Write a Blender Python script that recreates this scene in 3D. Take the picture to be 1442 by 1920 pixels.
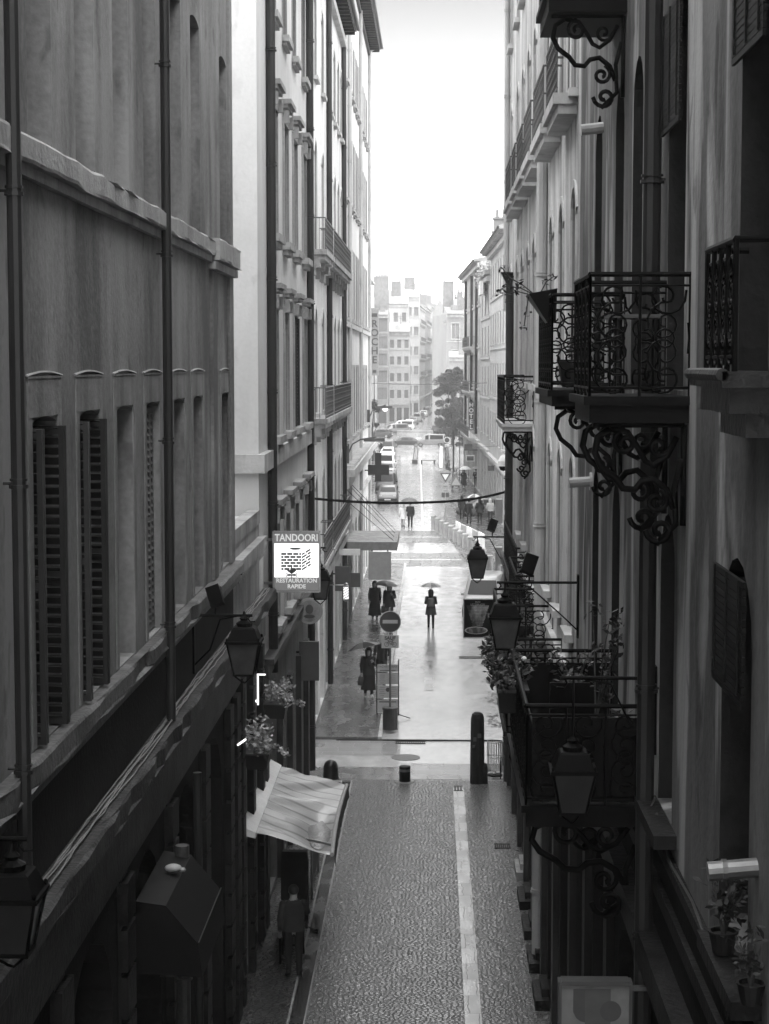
HAZE=0.0010; HAZC=.52; SKYA=10.5; SKY=((0,1.0),(.07,.85),(.125,.20),(.2,.085),(.25,.14),(.34,.27),(.6,.64),(1,.78)); SKYS=.12; SUN=.2; SEL=52; SAZ=165; EXPO=2.5
import bpy, bmesh, math, random
from mathutils import Vector, Matrix
R_ = math.radians
SC = bpy.context.scene
COL = SC.collection
for s in list(bpy.data.objects): bpy.data.objects.remove(s)

# ---------------------------------------------------------------- helpers
class MB:
    """collects faces in world coordinates and links them as ONE mesh object"""
    def __init__(s): s.v=[]; s.f=[]
    def add(s, vs, fs):
        b=len(s.v); s.v += [tuple(p) for p in vs]; s.f += [tuple(b+i for i in f) for f in fs]
    def box(s,x0,x1,y0,y1,z0,z1):
        x0,x1=sorted((x0,x1)); y0,y1=sorted((y0,y1)); z0,z1=sorted((z0,z1))
        s.add([(x0,y0,z0),(x1,y0,z0),(x1,y1,z0),(x0,y1,z0),(x0,y0,z1),(x1,y0,z1),(x1,y1,z1),(x0,y1,z1)],
              [(0,3,2,1),(4,5,6,7),(0,1,5,4),(1,2,6,5),(2,3,7,6),(3,0,4,7)])
    def pbox(s,P,u0,u1,w0,w1,z0,z1):
        if (u1-u0)<0: u0,u1=u1,u0
        if (w1-w0)<0: w0,w1=w1,w0
        c=[P(u,w,z) for z in (z0,z1) for u,w in ((u0,w0),(u1,w0),(u1,w1),(u0,w1))]
        s.add(c,[(0,3,2,1),(4,5,6,7),(0,1,5,4),(1,2,6,5),(2,3,7,6),(3,0,4,7)])
    def obox(s,M,hx,hy,hz):
        c=[M@Vector((a*hx,b*hy,d*hz)) for d in (-1,1) for a,b in ((-1,-1),(1,-1),(1,1),(-1,1))]
        s.add(c,[(0,3,2,1),(4,5,6,7),(0,1,5,4),(1,2,6,5),(2,3,7,6),(3,0,4,7)])
    def quad(s,*p): s.add(p,[tuple(range(len(p)))])
    def tube(s,pts,r,n=6,cap=True):
        pts=[Vector(p) for p in pts]; m=len(pts)
        rs=r if isinstance(r,(list,tuple)) else [r]*m
        t0=(pts[1]-pts[0]).normalized()
        ref=Vector((0,0,1)) if abs(t0.z)<.9 else Vector((1,0,0))
        a=t0.cross(ref).normalized(); ring=[]
        for i,p in enumerate(pts):
            t=(pts[min(i+1,m-1)]-pts[max(i-1,0)])
            if t.length<1e-9: t=t0
            t.normalize(); a=(a-t*a.dot(t))
            a = a.normalized() if a.length>1e-6 else t.orthogonal().normalized()
            b=t.cross(a)
            ring.append([p+(a*math.cos(2*math.pi*k/n)+b*math.sin(2*math.pi*k/n))*rs[i] for k in range(n)])
        vs=[q for g in ring for q in g]; fs=[]
        for i in range(m-1):
            for k in range(n):
                k2=(k+1)%n; fs.append((i*n+k,i*n+k2,(i+1)*n+k2,(i+1)*n+k))
        if cap: fs.append(tuple(range(n-1,-1,-1))); fs.append(tuple((m-1)*n+k for k in range(n)))
        s.add(vs,fs)
    def lathe(s,c,prof,n=16,sx=1,sy=1):
        c=Vector(c); vs=[]; fs=[]; m=len(prof)
        for r,z in prof:
            for k in range(n):
                t=2*math.pi*k/n; vs.append((c.x+r*sx*math.cos(t),c.y+r*sy*math.sin(t),c.z+z))
        for i in range(m-1):
            for k in range(n):
                k2=(k+1)%n; fs.append((i*n+k,i*n+k2,(i+1)*n+k2,(i+1)*n+k))
        if prof[0][0]>1e-4: fs.append(tuple(range(n-1,-1,-1)))
        if prof[-1][0]>1e-4: fs.append(tuple((m-1)*n+k for k in range(n)))
        s.add(vs,fs)
    def loft(s,rings,cap=True):
        n=len(rings[0]); m=len(rings); vs=[p for g in rings for p in g]; fs=[]
        for i in range(m-1):
            for k in range(n):
                k2=(k+1)%n; fs.append((i*n+k,i*n+k2,(i+1)*n+k2,(i+1)*n+k))
        if cap: fs.append(tuple(range(n-1,-1,-1))); fs.append(tuple((m-1)*n+k for k in range(n)))
        s.add(vs,fs)
    def ball(s,c,rx,ry,rz,n=10,m=6):
        prof=[(math.sin(math.pi*i/m),-math.cos(math.pi*i/m)) for i in range(m+1)]
        c=Vector(c); vs=[]; fs=[]
        for r,z in prof:
            for k in range(n):
                t=2*math.pi*k/n; vs.append((c.x+r*rx*math.cos(t),c.y+r*ry*math.sin(t),c.z+rz*z))
        for i in range(m):
            for k in range(n):
                k2=(k+1)%n; fs.append((i*n+k,i*n+k2,(i+1)*n+k2,(i+1)*n+k))
        s.add(vs,fs)
    def mesh(s,name,mat,off=(0,0,0),smooth=False):
        me=bpy.data.meshes.new(name)
        ox,oy,oz=off
        me.from_pydata([(x-ox,y-oy,z-oz) for x,y,z in s.v],[],s.f)
        if mat: me.materials.append(mat)
        if smooth: me.polygons.foreach_set('use_smooth',[True]*len(me.polygons))
        me.update(); return me
    def build(s,name,mat,parent=None,smooth=False,label=None,off=None):
        if parent is not None:
            w=wloc(parent); o=bpy.data.objects.new(name,s.mesh(name,mat,w,smooth)); COL.objects.link(o); o.parent=parent
        else:
            if off is None:
                xs=[p[0] for p in s.v]; ys=[p[1] for p in s.v]; zs=[p[2] for p in s.v]
                off=((min(xs)+max(xs))/2,(min(ys)+max(ys))/2,min(zs))
            o=bpy.data.objects.new(name,s.mesh(name,mat,off,smooth)); COL.objects.link(o); o.location=off
        if label: o['label']=label
        return o
def wloc(o):
    v=Vector(o.location)
    while o.parent: o=o.parent; v+=Vector(o.location)
    return tuple(v)
def tag(o,label,cat,group=None):
    o['label']=label; o['category']=cat
    if group: o['group']=group
    return o
def thing(name,loc,label,cat,group=None):
    o=bpy.data.objects.new(name,None); COL.objects.link(o); o.location=loc; o.empty_display_size=.3
    return tag(o,label,cat,group)
def struct(o): o['kind']='structure'; return o
def copy_tree(o,parent=None):
    c=o.copy(); COL.objects.link(c); c.parent=parent
    for ch in list(o.children): copy_tree(ch,c)
    return c
def inst(name,me,parent,loc,rz=0,label=None):
    o=bpy.data.objects.new(name,me); COL.objects.link(o); o.parent=parent
    if parent is not None and not any(abs(a)>1e-9 for a in parent.rotation_euler):
        w=wloc(parent); o.location=(loc[0]-w[0],loc[1]-w[1],loc[2]-w[2])
    else: o.location=loc
    o.rotation_euler=(0,0,rz)
    if label: o['label']=label
    return o
def sub(name,me,parent):           # sub-part sharing its parent's frame
    o=bpy.data.objects.new(name,me); COL.objects.link(o); o.parent=parent; return o
def spiral(cx,cz,r,turns=1.5,a0=0,d=1,rmin=.14,n=18):
    out=[]
    for i in range(n+1):
        t=i/n; a=a0+d*turns*2*math.pi*t; rr=r*(1-(1-rmin)*t**.8)
        out.append((cx+rr*math.cos(a),cz+rr*math.sin(a)))
    return out
def ringp(cx,cz,r,n=12): return [(cx+r*math.cos(2*math.pi*i/n),cz+r*math.sin(2*math.pi*i/n)) for i in range(n+1)]

# ---------------------------------------------------------------- materials (all neutral greys, like the photograph)
def newmat(name):
    m=bpy.data.materials.new(name); m.use_nodes=True; nt=m.node_tree
    return m,nt,nt.nodes['Principled BSDF']
def g(v): return (v,v,v,1)
def plain(name,v,rough=.6,metal=0,spec=.5,var=.15,scale=6,bump=0,coat=0,stretch=1):
    m,nt,b=newmat(name); N=nt.nodes.new; Lk=nt.links.new
    tc=N('ShaderNodeTexCoord'); mp=N('ShaderNodeMapping'); mp.inputs['Scale'].default_value=(1,1,stretch)
    no=N('ShaderNodeTexNoise'); no.inputs['Scale'].default_value=scale; no.inputs['Detail'].default_value=4
    Lk(tc.outputs['Object'],mp.inputs[0]); Lk(mp.outputs[0],no.inputs['Vector'])
    rp=N('ShaderNodeValToRGB'); rp.color_ramp.elements[0].position=.3; rp.color_ramp.elements[1].position=.7
    rp.color_ramp.elements[0].color=g(v*(1-var)); rp.color_ramp.elements[1].color=g(min(1,v*(1+var)))
    Lk(no.outputs['Fac'],rp.inputs[0]); Lk(rp.outputs[0],b.inputs['Base Color'])
    b.inputs['Roughness'].default_value=rough; b.inputs['Metallic'].default_value=metal
    b.inputs['Specular IOR Level'].default_value=spec; b.inputs['Coat Weight'].default_value=coat
    if bump:
        bp=N('ShaderNodeBump'); bp.inputs['Strength'].default_value=bump; bp.inputs['Distance'].default_value=.01
        Lk(no.outputs['Fac'],bp.inputs['Height']); Lk(bp.outputs[0],b.inputs['Normal'])
    return m
def plaster(name,lo,hi,streak=.6,sharp=.18,scale=1.3,rough=.75,bump=.25,seed=0,peel=0,peelv=.5,spots=.5):
    """weathered render: vertical rain streaks + blotches + grain"""
    m,nt,b=newmat(name); N=nt.nodes.new; Lk=nt.links.new
    tc=N('ShaderNodeTexCoord')
    def noise(sc,det,vec,dist=0):
        mp=N('ShaderNodeMapping'); mp.inputs['Scale'].default_value=vec; mp.inputs['Location'].default_value=(seed*3.7,seed*1.9,seed)
        n=N('ShaderNodeTexNoise'); n.inputs['Scale'].default_value=sc; n.inputs['Detail'].default_value=det; n.inputs['Distortion'].default_value=dist
        Lk(tc.outputs['Object'],mp.inputs[0]); Lk(mp.outputs[0],n.inputs['Vector']); return n.outputs['Fac']
    def math_(op,a,b_):
        n=N('ShaderNodeMath'); n.operation=op
        for i,x in enumerate((a,b_)):
            if isinstance(x,(int,float)): n.inputs[i].default_value=x
            else: Lk(x,n.inputs[i])
        return n.outputs[0]
    st=noise(scale*1.1,7,(1,1,.13),.7); bl=noise(scale*.45,5,(1,1,.55),.8); fi=noise(14,5,(1,1,1)); 
    mix=math_('ADD',math_('MULTIPLY',st,streak),math_('MULTIPLY',bl,1-streak))
    mix=math_('ADD',mix,math_('MULTIPLY',math_('SUBTRACT',fi,.5),.16))
    rp=N('ShaderNodeValToRGB'); cr=rp.color_ramp
    cr.elements[0].position=.5-sharp; cr.elements[1].position=.5+sharp
    cr.elements[0].color=g(lo); cr.elements[1].color=g(hi)
    Lk(mix,rp.inputs[0]); out=rp.outputs[0]
    if peel:
        pk=noise(1.0,9,(1.0,1.0,.2),1.0); pr=N('ShaderNodeValToRGB'); pr.color_ramp.elements[0].position=.49; pr.color_ramp.elements[1].position=.60
        pr.color_ramp.elements[0].color=g(0); pr.color_ramp.elements[1].color=g(peel)
        Lk(pk,pr.inputs[0]); mx=N('ShaderNodeMix'); mx.data_type='RGBA'
        Lk(pr.outputs[0],mx.inputs[0]); Lk(out,mx.inputs[6]); mx.inputs[7].default_value=g(peelv); out=mx.outputs[2]
        pk2=noise(1.3,9,(1.0,1.0,.3),.8); p2=N('ShaderNodeValToRGB'); p2.color_ramp.elements[0].position=.62; p2.color_ramp.elements[1].position=.7
        p2.color_ramp.elements[0].color=g(0); p2.color_ramp.elements[1].color=g(.8)
        Lk(pk2,p2.inputs[0]); m2=N('ShaderNodeMix'); m2.data_type='RGBA'
        Lk(p2.outputs[0],m2.inputs[0]); Lk(out,m2.inputs[6]); m2.inputs[7].default_value=g(lo*.55); out=m2.outputs[2]
    if spots:
        s1=noise(3.2,9,(1,1,.5),.5); sr=N('ShaderNodeValToRGB'); sr.color_ramp.elements[0].position=.60; sr.color_ramp.elements[1].position=.70
        sr.color_ramp.elements[0].color=g(0); sr.color_ramp.elements[1].color=g(spots); Lk(s1,sr.inputs[0])
        m3=N('ShaderNodeMix'); m3.data_type='RGBA'; Lk(sr.outputs[0],m3.inputs[0]); Lk(out,m3.inputs[6]); m3.inputs[7].default_value=g(lo*.6); out=m3.outputs[2]
    Lk(out,b.inputs['Base Color']); b.inputs['Roughness'].default_value=rough; b.inputs['Specular IOR Level'].default_value=.12
    bp=N('ShaderNodeBump'); bp.inputs['Strength'].default_value=bump; bp.inputs['Distance'].default_value=.03
    Lk(math_('ADD',fi,bl),bp.inputs['Height']); Lk(bp.outputs[0],b.inputs['Normal'])
    return m
def emis(name,v,strength):
    m,nt,b=newmat(name); b.inputs['Base Color'].default_value=g(v); b.inputs['Emission Color'].default_value=g(v); b.inputs['Emission Strength'].default_value=strength
    return m
M={}
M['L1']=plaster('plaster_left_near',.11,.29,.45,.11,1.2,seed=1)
M['L1low']=plaster('plaster_left_low',.10,.18,.5,.2,1.4,seed=5)
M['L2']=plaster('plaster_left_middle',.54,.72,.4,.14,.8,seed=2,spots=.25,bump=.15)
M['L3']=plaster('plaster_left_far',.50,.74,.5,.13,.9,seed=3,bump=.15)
M['L3b']=plaster('plaster_left_end',.52,.68,.4,.2,.7,seed=4,bump=.1)
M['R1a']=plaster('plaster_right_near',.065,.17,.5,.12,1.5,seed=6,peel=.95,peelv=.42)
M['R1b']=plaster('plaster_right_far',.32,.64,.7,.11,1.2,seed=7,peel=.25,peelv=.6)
M['far']=plaster('plaster_distant',.38,.56,.4,.2,.3,seed=8,bump=0)
M['far2']=plaster('plaster_distant_grey',.22,.36,.4,.2,.3,seed=9,bump=0)
M['stone']=plaster('stone_trim',.20,.40,.3,.15,3,seed=10,bump=.5,rough=.6)
M['stoneL']=plaster('stone_light',.36,.55,.3,.15,3,seed=11,bump=.4,rough=.6)
M['stoneD']=plaster('stone_dark',.006,.022,.3,.15,3,seed=12,bump=.5,rough=.5)
M['sootW']=plaster('sooty_wall',.006,.02,.5,.15,1.5,seed=15,bump=.4)  # lower wall tone: soot plus painted shade of street and ledge
M['greyW']=plaster('stained_ground_floor',.13,.24,.5,.15,1.5,seed=16,bump=.4)  # darker tone for ground floors
M['stoneK']=plaster('stone_ledge_worn',.07,.17,.3,.13,3,seed=17,bump=.5,rough=.45)
M['soot']=plaster('sooty_stone',.006,.02,.3,.15,3,seed=13,bump=.5,rough=.5)  # pier stone: soot, with low street shade put into the colour
M['stoneM']=plaster('stone_grey_ledge',.02,.06,.3,.15,3,seed=14,bump=.5,rough=.45)
M['iron']=plain('black_iron',.0015,.5,spec=.07,var=.3,scale=20)
M['irong']=plain('grey_iron',.06,.4,var=.3,scale=20)
M['pipe']=plain('zinc_pipe_dark',.018,.45,.1,var=.35,scale=3,stretch=.3)
M['pipeL']=plain('zinc_pipe_light',.40,.5,var=.15,scale=3,stretch=.3)
M['glass']=plain('window_glass',.02,.08,spec=.6,var=.2,scale=1)
M['glassF']=plain('window_glass_far',.17,.3)
M['blackI']=plain('sooty_slab',.003,.6,spec=.1,var=.4)  # near-black tone of balcony slabs and the screen
M['frame']=plain('painted_frame',.12,.5,var=.15)
M['frameL']=plain('painted_frame_light',.42,.5,var=.15)
M['shut']=plain('shutter_paint',.014,.55,var=.3,scale=8)
M['shutL']=plain('shutter_paint_grey',.12,.55,var=.2,scale=8)
M['dark']=plain('dark_void',.004,.6,var=.2)
M['wood']=plain('dark_wood',.004,.5,spec=.12,var=.3,scale=10,stretch=.2)
M['roof']=plain('roof_tiles',.2,.7,var=.25,scale=3,bump=.3)
M['chim']=plain('chimney_render',.2,.8,var=.2,scale=2)
M['black']=plain('black_cloth',.005,.85,var=.3)
M['cloth']=plain('grey_cloth',.022,.85,var=.3)
M['clothL']=plain('light_cloth',.6,.8,var=.1)
M['jean']=plain('denim',.035,.85,var=.3)
M['skin']=plain('skin',.32,.55,var=.08)
M['hair']=plain('hair',.008,.6,var=.3,scale=30)
M['white']=plain('white_paint',.75,.45,var=.06)
M['grey']=plain('grey_panel',.32,.5,var=.08)
M['greyD']=plain('grey_panel_dark',.07,.5,var=.1)
M['rubber']=plain('rubber',.006,.8)
M['metal']=plain('brushed_metal',.3,.28,.9,var=.1,scale=12)
M['metalD']=plain('dull_metal',.04,.4,.6)
M['leaf']=plain('foliage',.016,.55,var=.5,scale=9)
M['leafL']=plain('foliage_pale',.28,.5,var=.6,scale=14)
M['leafM']=plain('foliage_mid',.09,.5,var=.6,scale=14)
M['trim1']=plaster('stone_trim_dull',.13,.28,.3,.13,2.5,seed=18,bump=.4)
M['revD']=plaster('sooty_reveal',.008,.03,.5,.15,2,seed=22)  # unlit window jambs, their shade painted as dark colour
M['revM']=plaster('stained_reveal',.14,.28,.5,.15,2,seed=23)  # recess shade painted as a mid tone for the paler facades
M['drip']=plain('pale_drip_edge',.33,.4)  # wet highlight over the lintel, painted as a pale tone
M['cglass']=plain('car_glass',.012,.3,spec=.25)
M['roofF']=plain('wet_roof_distant',.32,.6,var=.2,scale=2)
M['bark']=plain('bark',.05,.9,var=.3,bump=.4)
M['terra']=plain('plant_pot',.008,.5,var=.3)
M['milk']=plain('lantern_glass',.06,.25,var=.25,scale=5)
# ---------------------------------------------------------------- ground materials
def wet(name,lo,hi,r0,r1,tile=None,bump=.3,mortar=.35,coat=0.0,pud=.5,bd=.01,ior=1.5,nstr=1.0,wob=.35,vor=0,con=.14):
    m,nt,b=newmat(name); N=nt.nodes.new; Lk=nt.links.new
    tc=N('ShaderNodeTexCoord')
    def noise(sc,det,vec=(1,1,1)):
        mp=N('ShaderNodeMapping'); mp.inputs['Scale'].default_value=vec
        n=N('ShaderNodeTexNoise'); n.inputs['Scale'].default_value=sc; n.inputs['Detail'].default_value=det
        Lk(tc.outputs['Object'],mp.inputs[0]); Lk(mp.outputs[0],n.inputs['Vector']); return n
    big=noise(.35,5,(1,.35,1)); mid=noise(2.2,5,(1,.5,1)); fine=noise(35,3)
    def m2(op,a,c):
        n=N('ShaderNodeMath'); n.operation=op
        for i,x in enumerate((a,c)):
            if isinstance(x,(int,float)): n.inputs[i].default_value=x
            else: Lk(x,n.inputs[i])
        return n.outputs[0]
    f=m2('ADD',m2('MULTIPLY',big.outputs['Fac'],.55),m2('MULTIPLY',mid.outputs['Fac'],.45))
    rp=N('ShaderNodeValToRGB'); rp.color_ramp.elements[0].position=.5-con; rp.color_ramp.elements[1].position=.5+con
    rp.color_ramp.elements[0].color=g(lo); rp.color_ramp.elements[1].color=g(hi); Lk(f,rp.inputs[0])
    col=rp.outputs[0]; h=m2('MULTIPLY',fine.outputs['Fac'],.25)
    rr=N('ShaderNodeMapRange'); rr.inputs[1].default_value=.38; rr.inputs[2].default_value=.62; rr.inputs[3].default_value=r1; rr.inputs[4].default_value=r0
    Lk(mid.outputs['Fac'],rr.inputs[0]); rough=rr.outputs[0]
    if tile:
        tw,th,gap=tile
        wn=noise(3,2); vm=N('ShaderNodeVectorMath'); vm.operation='SCALE'; vm.inputs['Scale'].default_value=tw*wob; Lk(wn.outputs["Color"],vm.inputs[0])
        va=N('ShaderNodeVectorMath'); va.operation='ADD'; Lk(tc.outputs['Object'],va.inputs[0]); Lk(vm.outputs[0],va.inputs[1])
        if vor:
            mv=N('ShaderNodeMapping'); mv.inputs['Scale'].default_value=(1/tw,1/th,1); Lk(va.outputs[0],mv.inputs[0])
            v1=N('ShaderNodeTexVoronoi'); v1.voronoi_dimensions='2D'; v1.inputs['Scale'].default_value=1; v1.inputs['Randomness'].default_value=vor; Lk(mv.outputs[0],v1.inputs['Vector'])
            v2=N('ShaderNodeTexVoronoi'); v2.voronoi_dimensions='2D'; v2.feature='DISTANCE_TO_EDGE'; v2.inputs['Scale'].default_value=1; v2.inputs['Randomness'].default_value=vor; Lk(mv.outputs[0],v2.inputs['Vector'])
        br=N('ShaderNodeTexBrick'); br.inputs['Scale'].default_value=1; br.inputs['Brick Width'].default_value=tw; br.inputs['Row Height'].default_value=th
        br.inputs['Mortar Size'].default_value=gap; br.inputs['Mortar Smooth'].default_value=.6
        br.inputs['Color1'].default_value=g(0.25); br.inputs['Color2'].default_value=g(1); br.inputs['Mortar'].default_value=g(.5)
        Lk(va.outputs[0],br.inputs['Vector'])
        bcol=br.outputs['Color']; bfac=br.outputs['Fac']
        if vor:
            gb=N('ShaderNodeRGBToBW'); Lk(v1.outputs['Color'],gb.inputs[0]); bcol=gb.outputs[0]
            ef=N('ShaderNodeMapRange'); ef.inputs[1].default_value=.05; ef.inputs[2].default_value=.2; ef.inputs[3].default_value=1; ef.inputs[4].default_value=0; Lk(v2.outputs['Distance'],ef.inputs[0]); bfac=ef.outputs[0]
        mm=N('ShaderNodeMix'); mm.data_type='RGBA'; mm.blend_type='MULTIPLY'; mm.inputs[0].default_value=.6
        Lk(col,mm.inputs[6]); Lk(bcol,mm.inputs[7])
        mo=N('ShaderNodeMix'); mo.data_type='RGBA'; Lk(bfac,mo.inputs[0]); Lk(mm.outputs[2],mo.inputs[6]); mo.inputs[7].default_value=g(lo*mortar); col=mo.outputs[2]
        bw=N('ShaderNodeRGBToBW'); Lk(bcol,bw.inputs[0])
        h=m2('ADD',m2('SUBTRACT',m2('MULTIPLY',bw.outputs[0],.5*nstr),m2('MULTIPLY',bfac,1)),h)
        h=m2('ADD',h,m2('MULTIPLY',noise(1/tw*.9,2).outputs['Fac'],1.2*nstr))
        rough=m2('ADD',rough,m2('MULTIPLY',bfac,.3))
    else: h=m2('ADD',h,m2('MULTIPLY',mid.outputs['Fac'],1.5))
    Lk(col,b.inputs['Base Color']); Lk(rough,b.inputs['Roughness'])
    b.inputs['IOR'].default_value=ior
    bp=N('ShaderNodeBump'); bp.inputs['Strength'].default_value=bump; bp.inputs['Distance'].default_value=bd
    Lk(h,bp.inputs['Height']); Lk(bp.outputs[0],b.inputs['Normal'])
    return m
M['cobble']=wet('wet_cobbles',.16,.24,.16,.27,(.095,.07,.009),bump=.85,bd=.012,ior=1.8,wob=.6,vor=1.0,mortar=.12)
M['cobble2']=wet('wet_cobbles_pavement',.06,.10,.22,.34,(.12,.1,.012),bump=.9,bd=.014,ior=1.5,wob=.6,vor=1.0)
M['asphalt']=wet('wet_asphalt',.24,.48,.06,.22,None,bump=.13,bd=.02,ior=2.8,con=.1)  # pale base colour stands in for part of the reflected sky sheen
M['gutter']=wet('wet_gutter',.03,.05,.12,.3,None,bump=.3,ior=1.35)
M['flag']=wet('wet_flagstones',.2,.32,.1,.25,(.9,.6,.012),bump=.25,bd=.006,ior=1.8,nstr=.2)
M['strip']=wet('pale_stone_strip',.38,.58,.18,.35,(.35,.9,.008),bump=.35,bd=.006,ior=1.7,nstr=.3)
M['band']=wet('crossing_paving',.15,.2,.25,.36,(1.2,3.0,.03),bump=.15,bd=.006,ior=1.5,nstr=.2)
M['pave']=wet('wet_pavement',.09,.17,.14,.32,(1.0,.7,.012),bump=.25,bd=.008,ior=1.6,nstr=.3)

def sheet(name,x0,x1,y0,y1,z,mat,xs=None):
    mb=MB()
    if xs: (a,b_,c,d)=xs; mb.quad((a,y0,z),(b_,y0,z),(d,y1,z),(c,y1,z))
    else: mb.quad((x0,y0,z),(x1,y0,z),(x1,y1,z),(x0,y1,z))
    return struct(mb.build(name,mat,off=(0,0,0)))
# ---------------------------------------------------------------- ground
sheet('ground',-900,900,-60,2400,0,M['asphalt'])
sheet('cobbled_street',-2.25,2.3,-8,49.6,.004,M['cobble'])
sheet('stone_strip',0,0,-8,48.9,.008,M['strip'],(.62,.93,.53,.82))
sheet('gutter',0,0,-8,49.5,.006,M['gutter'],(-2.56,-2.23,-2.53,-2.3))
k=MB(); k.box(-3.6,-2.55,-8,49.2,-.1,.03); struct(k.build('pavement',M['cobble2'],off=(0,0,0)))
k=MB(); k.box(-2.56,-2.52,-8,49.2,-.1,.055); struct(k.build('kerb',M['stone'],off=(0,0,0)))
sheet('threshold_slabs',-.95,2.6,49.7,51.7,.008,M['flag'])
sheet('threshold_slabs',-3.6,-.95,49.6,51.2,.007,M['pave'])
k=MB(); k.box(-3.0,3.4,54.86,54.95,-.1,.035); struct(k.build('kerb',M['stoneD'],off=(0,0,0)))
sheet('crossing_slabs',-3.6,-1.0,52.8,54.86,.007,M['flag'])
k=MB()
k.box(-3.9,-1.72,55.0,104,-.1,.09); struct(k.build('pavement',M['pave'],off=(0,0,0)))
k=MB(); k.box(-1.72,-1.6,55.0,104,-.1,.1); struct(k.build('kerb',M['stoneL'],off=(0,0,0)))
sheet('crossing_paving',-4.2,2.2,103.2,110.6,.006,M['band'])
sheet('crossing_paving',-4.2,.9,117,125.5,.006,M['band'])
for (a,b_,y0,y1) in ((-3.2,1.6,106.6,106.8),(-2.2,0.4,120.7,120.9)): sheet('road_marking',a,b_,y0,y1,.012,M['white'])
sheet('road_marking',0,0,128,235,.010,M['white'],(-.9,-.75,-1.9,-1.75))
sheet('road_marking',-.35,.0,63.5,66.2,.010,M['strip'])
k=MB(); k.add([(3.0,90,.1),(9,90,.1),(9,200,.1),(2.6,200,.1),(.4,128,.1)],[(0,1,2,3,4)])
k.add([(3.0,90,0),(.4,128,0),(2.6,200,0),(3.0,90,.1),(.4,128,.1),(2.6,200,.1)],[(0,3,4,1),(1,4,5,2)])
struct(k.build('pavement',M['pave'],off=(0,0,0)))
k=MB(); k.box(-9,-5.6,108,330,-.1,.1); struct(k.build('pavement',M['pave'],off=(0,0,0)))
k=MB(); k.add([(.55,200,0),(.9,200,0),(1.15,262,0),(.8,262,0),(.55,200,.16),(.9,200,.16),(1.15,262,.16),(.8,262,.16)],[(4,5,6,7),(0,1,5,4),(1,2,6,5),(3,0,4,7),(2,3,7,6)])
struct(k.build('kerb',M['stoneL'],off=(0,0,0)))

# ---------------------------------------------------------------- facades
def Pf(O,N):
    n=Vector((N[0],N[1],0)).normalized(); U=Vector((n.y,-n.x,0)); O=Vector((O[0],O[1],0))
    def P(u,w,z): q=O+U*u+n*w; return (q.x,q.y,z)
    P.rz=math.atan2(U.y,U.x); return P
def facade(mb,P,L,z0,z1,ops,rev=.28):
    ops=[o for o in ops if o[0]>0.02 and o[1]<L-.02]
    us=sorted(set([0,L]+[o[0] for o in ops]+[o[1] for o in ops])); zs=sorted(set([z0,z1]+[o[2] for o in ops]+[o[3] for o in ops]))
    for j in range(len(zs)-1):
        za,zb=zs[j],zs[j+1]; zm=(za+zb)/2; run=None
        for i in range(len(us)-1):
            ua,ub=us[i],us[i+1]; um=(ua+ub)/2
            hole=any(o[0]<um<o[1] and o[2]<zm<o[3] for o in ops)
            if hole:
                if run is not None: mb.quad(P(run,0,za),P(run,0,zb),P(ua,0,zb),P(ua,0,za)); run=None
            elif run is None: run=ua
        if run is not None: mb.quad(P(run,0,za),P(run,0,zb),P(L,0,zb),P(L,0,za))
    for o in ops:
        u0,u1,a,b_=o[:4]; rise=o[4] if len(o)>4 else 0; rv=o[5] if len(o)>5 else rev
        pts=arch(u0,u1,b_,rise)
        for i in range(len(pts)-1):
            (p,q),(r,s)=pts[i],pts[i+1]
            if rise>0: mb.quad(P(p,0,q),P(r,0,s),P(r,0,b_),P(p,0,b_))
            mb.quad(P(p,0,q),P(p,-rv,q),P(r,-rv,s),P(r,0,s))
        zt=b_-rise
        mb.quad(P(u0,0,a),P(u0,0,zt),P(u0,-rv,zt),P(u0,-rv,a)); mb.quad(P(u1,0,a),P(u1,-rv,a),P(u1,-rv,zt),P(u1,0,zt))
        mb.quad(P(u0,0,a),P(u0,-rv,a),P(u1,-rv,a),P(u1,0,a))
def arch(u0,u1,top,rise,n=8):
    if rise<=0: return [(u0,top),(u1,top)]
    w=(u1-u0)/2; c=(u0+u1)/2
    if rise>=w*.98: return [(c-w*math.cos(math.pi*i/n),top-rise+rise*math.sin(math.pi*i/n)) for i in range(n+1)]
    r=(w*w+rise*rise)/(2*rise); a=math.asin(w/r)
    return [(c+r*math.sin(-a+2*a*i/n),top-r+r*math.cos(-a+2*a*i/n)) for i in range(n+1)]
WC={}; REVM={'lightd':'revD','noneD':'revD','light':'revM','hood':'revM','sill':'revM'}
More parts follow.
